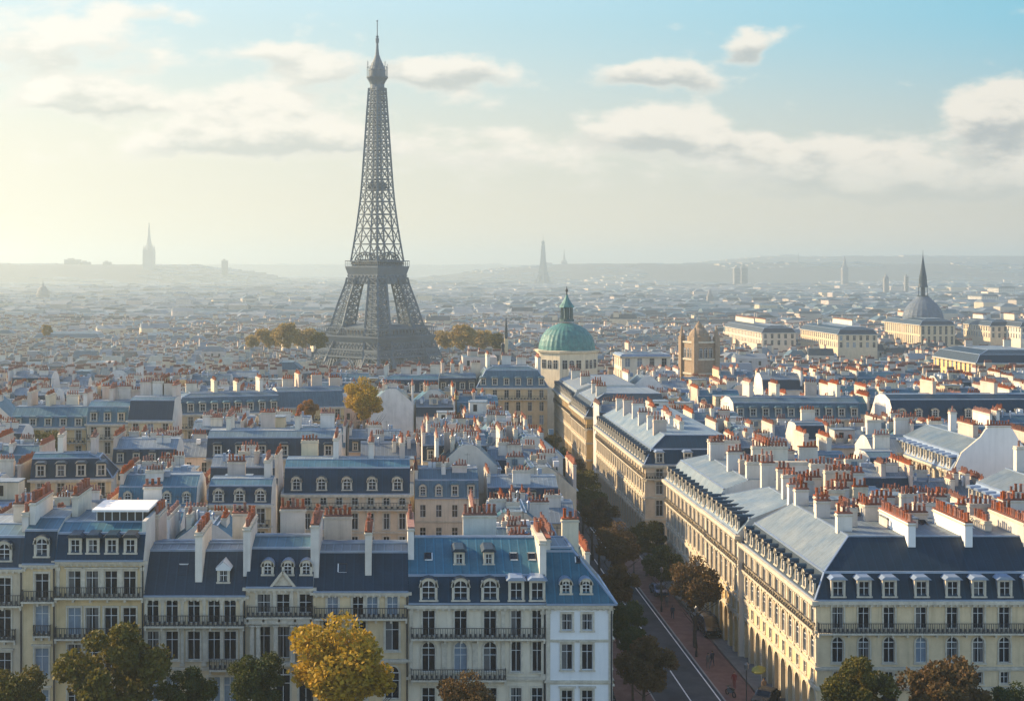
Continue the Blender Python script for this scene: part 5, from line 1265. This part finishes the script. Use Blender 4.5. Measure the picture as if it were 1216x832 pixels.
def tree_meshes(seed, nleaf=9000, size=.17):
    """unit tree: height 10, crown radius about 3.8"""
    rg = random.Random(seed); npg = np.random.default_rng(seed); tb = MB()
    def limb(p, d, L_, r0, depth):
        pts = [Vector(p)]; n = 4; dd = Vector(d)
        for i in range(n): dd = (dd + Vector((rg.uniform(-.15, .15), rg.uniform(-.15, .15), .05))).normalized(); pts.append(pts[-1] + dd * L_ / n)
        rows = []
        for i, q_ in enumerate(pts):
            r_ = r0 * (1 - .75 * i / n) if depth else r0 * (1.25 - .55 * i / n); rows.append([(q_.x + r_ * math.cos(t), q_.y + r_ * math.sin(t), q_.z) for t in [2 * math.pi * k / 6 for k in range(6)]])
        tb.grid(rows, BARK, True); ends.append(pts[-1])
        if depth < 2:
            for k in range(5 if depth == 0 else 3):
                a = 2 * math.pi * (k + rg.random() * .6) / (5 if depth == 0 else 3); up = rg.uniform(.35, .9)
                limb(pts[-1 if k % 2 == 0 else -2], Vector((math.cos(a), math.sin(a), up)).normalized(), L_ * rg.uniform(.6, .85), r0 * .5, depth + 1)
    ends = []; limb((0, 0, 0), (0, 0, 1), 3.6, .26, 0)
    centres = []
    for i in range(46):
        v_ = npg.normal(size=3); v_ /= np.linalg.norm(v_); rr = npg.uniform(.35, 1.0) ** .6
        centres.append((v_[0] * 3.0 * rr, v_[1] * 3.0 * rr, 6.3 + v_[2] * 2.7 * rr, npg.uniform(.65, 1.25)))
    per = nleaf // len(centres); V = []; 
    for (cx, cy, cz, cr) in centres:
        v_ = npg.normal(size=(per, 3)); v_ /= np.linalg.norm(v_, axis=1)[:, None]; r_ = cr * npg.uniform(.55, 1.05, per)[:, None]
        c = np.array([cx, cy, cz]) + v_ * r_ * np.array([1, 1, .8])
        a = npg.normal(size=(per, 3)); a /= np.linalg.norm(a, axis=1)[:, None]; bb = np.cross(a, npg.normal(size=(per, 3))); bb /= np.linalg.norm(bb, axis=1)[:, None]
        sz = size * npg.uniform(.6, 1.3, per)[:, None]
        V.append(np.stack([c - a * sz, c + bb * sz * .7, c + a * sz, c - bb * sz * .7], 1).reshape(-1, 3))
    V = np.concatenate(V); nf = len(V) // 4; me = bpy.data.meshes.new('crown')
    me.vertices.add(len(V)); me.vertices.foreach_set('co', V.ravel()); me.loops.add(nf * 4); me.loops.foreach_set('vertex_index', np.arange(nf * 4))
    me.polygons.add(nf); me.polygons.foreach_set('loop_start', np.arange(nf) * 4); me.polygons.foreach_set('loop_total', np.full(nf, 4)); me.materials.append(FOL['green']); me.update(calc_edges=True)
    return tb.mesh('trunk'), me
TM = [tree_meshes(i, 14000, .15) for i in (1, 2, 3)]; TF = [tree_meshes(i, 3500, .28) for i in (4, 5)]
def tree(px, py, D, rpx, colour, label, group=None, k=0, far=False, wide=1.0):
    """crown centre at photograph px,py standing D metres off, crown radius rpx pixels"""
    s_ = F / D; zc = HC - (py - PY) / s_; r_ = rpx * (1.0 if far else 1.13) / s_
    tr_, cr = (TF[k % 2] if far else TM[k % 3]); sc_ = r_ / 3.7; x = (px - PX) / s_
    root = thing('tree', label, 'tree', (x, D, gz(D) + .05), k * 1.3, group)
    zc -= gz(D); t_ = link('trunk', tr_, root); t_.scale = (sc_ * .85, sc_ * .85, max(.2, zc / 7.2)); c = link('crown', cr, root, (0, 0, zc - 6.3 * sc_)); c.scale = (sc_ * wide, sc_ * wide, sc_); c.material_slots[0].link = 'OBJECT'; c.material_slots[0].material = FOL[colour]
    return root
g1 = 'trees along the front street'; g2 = 'trees lining the avenue'
tree(405, 790, 118, 60, 'yellow', 'bright golden-yellow tree before the terrace front', g1, 0, wide=1.12)
tree(135, 802, 118, 62, 'olive', 'broad olive-green tree in front of the pavilion building', g1, 1)
tree(14, 830, 118, 42, 'olive', 'dark tree cut by the bottom left corner', g1, 2)
tree(222, 826, 119, 34, 'green', 'small dark green tree under the arched stone window', g1, 1)
tree(304, 808, 118, 36, 'green', 'round dark green tree just left of the golden tree', g1, 2)
tree(556, 838, 118, 40, 'rust', 'bare rust-brown tree below the blue two-tier roof', g1, 0)
tree(1018, 822, 127, 42, 'olive', 'olive tree at the right corner of the arcaded building', g1, 1)
tree(1122, 828, 127, 52, 'rust', 'thin rust-brown tree before the right facade', g1, 2)
tree(1205, 838, 127, 28, 'green', 'dark green tree in the bottom right corner', g1, 0)
tree(766, 790, 146, 35, 'rust', 'nearest brown-orange tree on the left avenue pavement', g2, 1)
tree(742, 738, 157, 27, 'green', 'green tree behind the nearest one on the left avenue pavement', g2, 2)
tree(734, 694, 172, 24, 'rust', 'rust tree between two green ones on the left pavement', g2, 1)
tree(752, 764, 150, 20, 'green', 'low green tree wedged behind the nearest brown-orange one', g2, 0)
tree(704, 598, 224, 22, 'olive', 'olive tree crowding the roofs halfway along the left pavement', g2, 0)
tree(681, 560, 262, 17, 'rust', 'rust tree behind the bend of the left roofs', g2, 2)
tree(826, 694, 172, 33, 'rust', 'large rust tree against the arcades', g2, 0)
tree(786, 670, 196, 23, 'green', 'dark green tree left of the large rust tree', g2, 1)
tree(768, 640, 212, 24, 'olive', 'olive tree below the sunlit corner building', g2, 2)
tree(733, 648, 192, 28, 'rust', 'red-brown tree rising beside the left roofs', g2, 0)
tree(712, 612, 214, 22, 'rust', 'smaller red-brown tree deeper along the avenue', g2, 1)
tree(692, 577, 246, 22, 'olive', 'olive tree at the bend of roofs down the avenue', g2, 2)
tree(668, 545, 285, 14, 'green', 'small green tree under the sunlit terrace', g2, 0)
tree(656, 524, 320, 10, 'olive', 'furthest small tree seen down the avenue', g2, 1)
tree(431, 474, 300, 25, 'yellow', 'glowing amber tree among the central rooftops', None, 0)
tree(366, 486, 306, 12, 'orange', 'small orange tree left of the amber tree', None, 1)
tree(50, 532, 268, 24, 'olive', 'left of two trees in the shaded left courtyard', None, 2)
tree(174, 543, 262, 21, 'green', 'right of two trees in the shaded left courtyard', None, 0)
k = 0
for (px, py, r_, D) in ((318, 400, 16, 560), (340, 398, 18, 540), (360, 400, 16, 570), (378, 404, 12, 545), (530, 402, 15, 560), (550, 400, 18, 540), (572, 402, 16, 570), (590, 405, 12, 550), (300, 404, 11, 590), (55, 392, 8, 640)):
    k += 1; tree(px, py, D, r_, 'gold' if k % 4 else 'olive', f"hazy autumn tree, {ordinal(k)} from the left iron tower side" if False else ['', 'hazy autumn tree second left in the grove left of the iron tower', 'hazy tall autumn tree mid grove left of the iron tower', 'hazy olive tree right of middle in the left grove', 'hazy autumn tree touching the left foot of the iron tower', 'hazy autumn tree touching the right foot of the iron tower', 'hazy widest olive tree in the grove right of the iron tower', 'hazy autumn tree third right of the iron tower', 'last hazy autumn tree right of the iron tower', 'leftmost hazy olive tree in the left grove', 'lone faded yellow tree on the far left plain'][k], 'autumn trees round the iron tower', k, far=True)

# ================================================================== STREET LIFE
CARP = {c: mat('car_paint_' + c, v_, .25, .6, metal=.3, var=.05) for c, v_ in (('black', (.015, .017, .02)), ('grey', (.12, .14, .16)), ('white', (.5, .5, .5)), ('blue', (.03, .05, .11)))}
TYRE = mat('tyre', (.02, .02, .02), .9, .2); LAMP_ = mat('lamp_glass', (.12, .12, .12), .3, .5)
def vehicle(name, label, cat, x, y, rz, colour, van=False):
    root = thing(name, label, cat, (x, y, .13), R(rz), 'vehicles on the avenue pavements'); L_, Wd, H_ = (5.2, 2.0, 2.3) if van else (4.2, 1.76, 1.48); M = CARP[colour]
    if van: pr = [(0, .45), (0, 1.0), (.9, 1.25), (1.7, 2.15), (2.1, 2.3), (5.0, 2.3), (5.2, 2.0), (5.2, .45)]; gl = [((1.0, 1.3), (1.72, 2.1), 1), ((2.0, 1.4), (5.0, 2.05), 0)]
    else: pr = [(0, .35), (0, .75), (1.0, .95), (1.6, 1.4), (2.0, 1.48), (3.1, 1.46), (3.8, 1.0), (4.2, .95), (4.2, .35)]; gl = [((1.05, .98), (1.6, 1.38), 1), ((1.75, 1.0), (3.3, 1.36), 0)]
    b = MB(); rows = []
    for (f_, ins) in ((-.5, .16), (-.46, .0), (.46, .0), (.5, .16)):
        rows.append([(f_ * Wd * (1 - (.12 if z_ > 1.1 else 0)), yy_ * (1 - ins * .12) + L_ * ins * .06, z_ - (ins * .2 if z_ > .5 else 0)) for yy_, z_ in pr])
    rows = [[r_[i] for r_ in rows] for i in range(len(pr))]; b.grid(rows, M)
    for s_ in (0, 3): b.poly([r_[s_] for r_ in rows], M)
    b.poly([(-Wd / 2, 0.05, .36), (Wd / 2, .05, .36), (Wd / 2, L_ - .05, .36), (-Wd / 2, L_ - .05, .36)], M)
    b.build('body', root)
    (p0, q0), (p1, q1), _ = gl[0]; g_ = MB(); e = .02
    g_.poly([(-Wd * .38, p0 - e, q0 + e), (Wd * .38, p0 - e, q0 + e), (Wd * .36, p1 - e, q1 + e), (-Wd * .36, p1 - e, q1 + e)], GLASS); g_.build('windscreen', root)
    (p0, q0), (p1, q1), _ = gl[1]
    for sgn in (-1, 1):
        g_ = MB(); xx = sgn * (Wd * .44 + .03); g_.poly([(xx + sgn * .03, p0, q0), (xx + sgn * .03, p1, q0), (xx, p1 - .3, q1), (xx, p0 + .3, q1)], GLASS); g_.build('side_window', root)
    for sgn in (-1, 1):
        for yy_ in (.85, L_ - .85):
            wm_ = MB(); rr = .36 if van else .31
            ring = lambda xx, r_: [(xx, yy_ + r_ * math.cos(2 * math.pi * i / 14), rr + r_ * math.sin(2 * math.pi * i / 14)) for i in range(14)]
            wm_.grid([ring(sgn * (Wd / 2 - .2), rr), ring(sgn * (Wd / 2 + .02), rr), ring(sgn * (Wd / 2 + .03), rr * .55)], TYRE, True); wm_.poly(ring(sgn * (Wd / 2 + .02), rr * .56), CARP['grey']); wm_.build('wheel', root)
        h_ = MB(); h_.box(sgn * Wd * .36 - .16, sgn * Wd * .36 + .16, -.03, .04, .6, .74, LAMP_); h_.build('headlight', root)
    return root
vehicle('van', 'dark van with long glassy roof parked by the arcades', 'van', 39.4, 176, 3, 'black', True)
vehicle('parked_car', 'dark car under the trees far up the pavement', 'car', 37.2, 198, 5, 'blue')
vehicle('parked_car', 'small black car parked on the red paving near the arches', 'car', 37.9, 148.5, -35, 'black')
vehicle('parked_car', 'grey car below the corner of the white house', 'car', 22.2, 140, 0, 'grey')
vehicle('parked_car', 'dark car behind the grey one beside the white house', 'car', 22.2, 149, 0, 'black')
def motorbike(label, x, y, rz):
    root = thing('motorbike', label, 'motorbike', (x, y, .13), R(rz), 'motorbikes on the right pavement')
    for yy_ in (-.65, .65):
        b = MB(); ring = lambda xx, r_: [(xx, yy_ + r_ * math.cos(2 * math.pi * i / 12), .31 + r_ * math.sin(2 * math.pi * i / 12)) for i in range(12)]
        b.grid([ring(-.05, .24), ring(-.06, .31), ring(.06, .31), ring(.05, .24)], TYRE, True); b.build('wheel', root)
    b = MB(); b.grid([[(-.12, -.55, .55), (.12, -.55, .55), (.12, -.55, .75), (-.12, -.55, .75)], [(-.16, -.1, .35), (.16, -.1, .35), (.16, -.1, .82), (-.16, -.1, .82)], [(-.14, .4, .4), (.14, .4, .4), (.14, .4, .9), (-.14, .4, .9)], [(-.06, .6, .45), (.06, .6, .45), (.05, .55, .95), (-.05, .55, .95)]], CARP['grey'], True)
    b.bar((0, .65, .31), (0, .45, 1.0), .07, IRON); b.build('body', root)
    b = MB(); b.bar((-.35, .42, 1.02), (.35, .42, 1.02), .05, IRON); b.build('handlebar', root)
    b = MB(); b.box(-.13, .13, -.6, .05, .8, .9, TYRE); b.build('saddle', root)
motorbike('motorbike parked at the kerb beside the road line', 35.9, 152.5, 20)
motorbike('motorbike at the foot of the first arcade pillar', 39.9, 141.5, 50)
motorbike('motorbike nearest the bottom edge on the red paving', 38.0, 139.0, -20)
# yellow parasol by the arcade
pr_ = thing('parasol', 'yellow tilted parasol at the foot of the arcade', 'parasol', (40.0, 155.5, .13)); pr_.rotation_euler = (0, R(0), 0); b = MB(); n = 8
rim = [(.8 * math.cos(2 * math.pi * i / n), .8 * math.sin(2 * math.pi * i / n), 2.3) for i in range(n)]
YEL = mat('yellow_canvas', (.26, .24, .06), .8, .2); 
for i in range(n): b.poly([rim[i], rim[(i + 1) % n], (0, 0, 2.8)], YEL); b.poly([rim[i], rim[(i + 1) % n], (rim[(i + 1) % n][0], rim[(i + 1) % n][1], 2.15), (rim[i][0], rim[i][1], 2.15)], YEL)
cn_ = b.build('canopy', pr_); cn_.rotation_euler = (R(14), R(-12), 0); b = MB(); b.bar((0, 0, 0), (0, 0, 2.8), .06, PAINT); b.box(-.3, .3, -.3, .3, 0, .08, IRON); b.build('pole', pr_)
# pedestrians: one skinned body each, a few pixels tall
SKIN = mat('skin', (.45, .27, .2), .6, .3)
CLO = [mat('coat_' + n_, c_, .8, .2) for n_, c_ in (('navy', (.02, .03, .06)), ('grey', (.1, .1, .11)), ('red', (.2, .03, .03)), ('tan', (.22, .15, .09)))]
def person(label, x, y, rz, ci, step=.16):
    J = [(0, 0, .98, .15), (0, .0, 1.22, .15), (0, 0, 1.42, .17), (0, 0, 1.52, .06), (0, .01, 1.64, .10), (0, .01, 1.74, .08),
         (-.1, 0, .9, .1), (-.1, step, .5, .07), (-.1, step * .9, .08, .05), (-.1, step * .9 + .14, .05, .045), (.1, 0, .9, .1), (.1, -step * .6, .5, .07), (.1, -step * 1.5, .1, .05), (.1, -step * 1.5 + .12, .06, .045),
         (-.21, 0, 1.42, .065), (-.26, -.08, 1.15, .05), (-.24, .05, .92, .04), (.21, 0, 1.42, .065), (.26, .1, 1.16, .05), (.24, .2, .95, .04)]
    E_ = [(0, 1), (1, 2), (2, 3), (3, 4), (4, 5), (0, 6), (6, 7), (7, 8), (8, 9), (0, 10), (10, 11), (11, 12), (12, 13), (2, 14), (14, 15), (15, 16), (2, 17), (17, 18), (18, 19)]
    me = bpy.data.meshes.new('body'); me.from_pydata([j[:3] for j in J], E_, []); me.materials.append(CLO[ci])
    root = thing('person', label, 'person', (x, y, .135), R(rz)); o = link('body', me, root)
    md = o.modifiers.new('skin', 'SKIN'); me.skin_vertices if False else None
    lay = me.attributes.get('skin') 
    bpy.context.view_layer.update()
    if not me.skin_vertices:
        import bmesh; bm_ = bmesh.new(); bm_.from_mesh(me); bm_.verts.layers.skin.verify(); bm_.to_mesh(me); bm_.free()
    for i, j in enumerate(J): me.skin_vertices[0].data[i].radius = (j[3], j[3]); me.skin_vertices[0].data[i].use_root = i == 0
    sb_ = o.modifiers.new('sub', 'SUBSURF'); sb_.levels = 1; sb_.render_levels = 1
    b = MB(); b.lathe([(.001, 1.50), (.085, 1.56), (.1, 1.66), (.06, 1.77), (.001, 1.8)], 8, SKIN, (0, .012)); b.build('head', root, smooth=True)
    b = MB(); b.lathe([(.106, 1.66), (.1, 1.74), (.05, 1.81), (.001, 1.82)], 8, BARK, (0, -.005)); b.build('hair', root, smooth=True)
for (lb, x, y, rz, ci) in (('pedestrian in a grey coat walking by the kerb line', 35.8, 163, 10, 1), ('pedestrian in a navy coat beside the one in grey', 36.5, 164, 20, 0), ('lone pedestrian in dark red coat midway on the red paving', 37.0, 155.5, 160, 2),
                           ('pedestrian in tan coat near the arches', 39.6, 153, 0, 3), ('pedestrian in navy coat far up the avenue pavement', 36.2, 186, 0, 0), ('pedestrian in grey coat further up by the trees', 36.6, 192, 180, 1)): person(lb, x, y, rz, ci)
def lamp(label, x, y):
    root = thing('street_lamp', label, 'street lamp', (x, y, .13), 0, 'street lamps on the avenue'); b = MB(); b.lathe([(.16, 0), (.14, .6), (.07, .8), (.05, 5.2)], 8, IRON); b.build('pole', root)
    b = MB(); b.lathe([(.08, 5.2), (.2, 5.3), (.24, 5.75), (.05, 6.0)], 6, LAMP_); b.build('lantern', root)
for i, y in enumerate((144, 168, 190, 212)): lamp(['street lamp nearest the viewer on the right kerb', 'second street lamp along the right kerb', 'third street lamp along the right kerb', 'fourth street lamp along the right kerb'][i], 35.5, y)

# ================================================================== HAZE
b = MB(); b.box(-7600, 9000, -60, 11200, -19.5, 154, ZINC); hz = b.build('haze', kind='stuff')
hm = bpy.data.materials.new('haze_air'); hm.use_nodes = True; T = NT(hm.node_tree); T.n.clear()
vo = T.node('ShaderNodeVolumePrincipled'); vo.inputs['Density'].default_value = .00027; vo.inputs['Color'].default_value = (.585, .68, .685, 1); vo.inputs['Anisotropy'].default_value = .45
oo = T.node('ShaderNodeOutputMaterial'); T.l.new(vo.outputs[0], oo.inputs['Volume']); hz.data.materials.clear(); hz.data.materials.append(hm)
dup_ = [k_ for k_, v_ in USED.items() if len(v_) > 1]
print('objects', len(bpy.data.objects), 'houses', nh, 'left', len(LEFT), 'dup labels', dup_[:5], 'cells', len(cells))
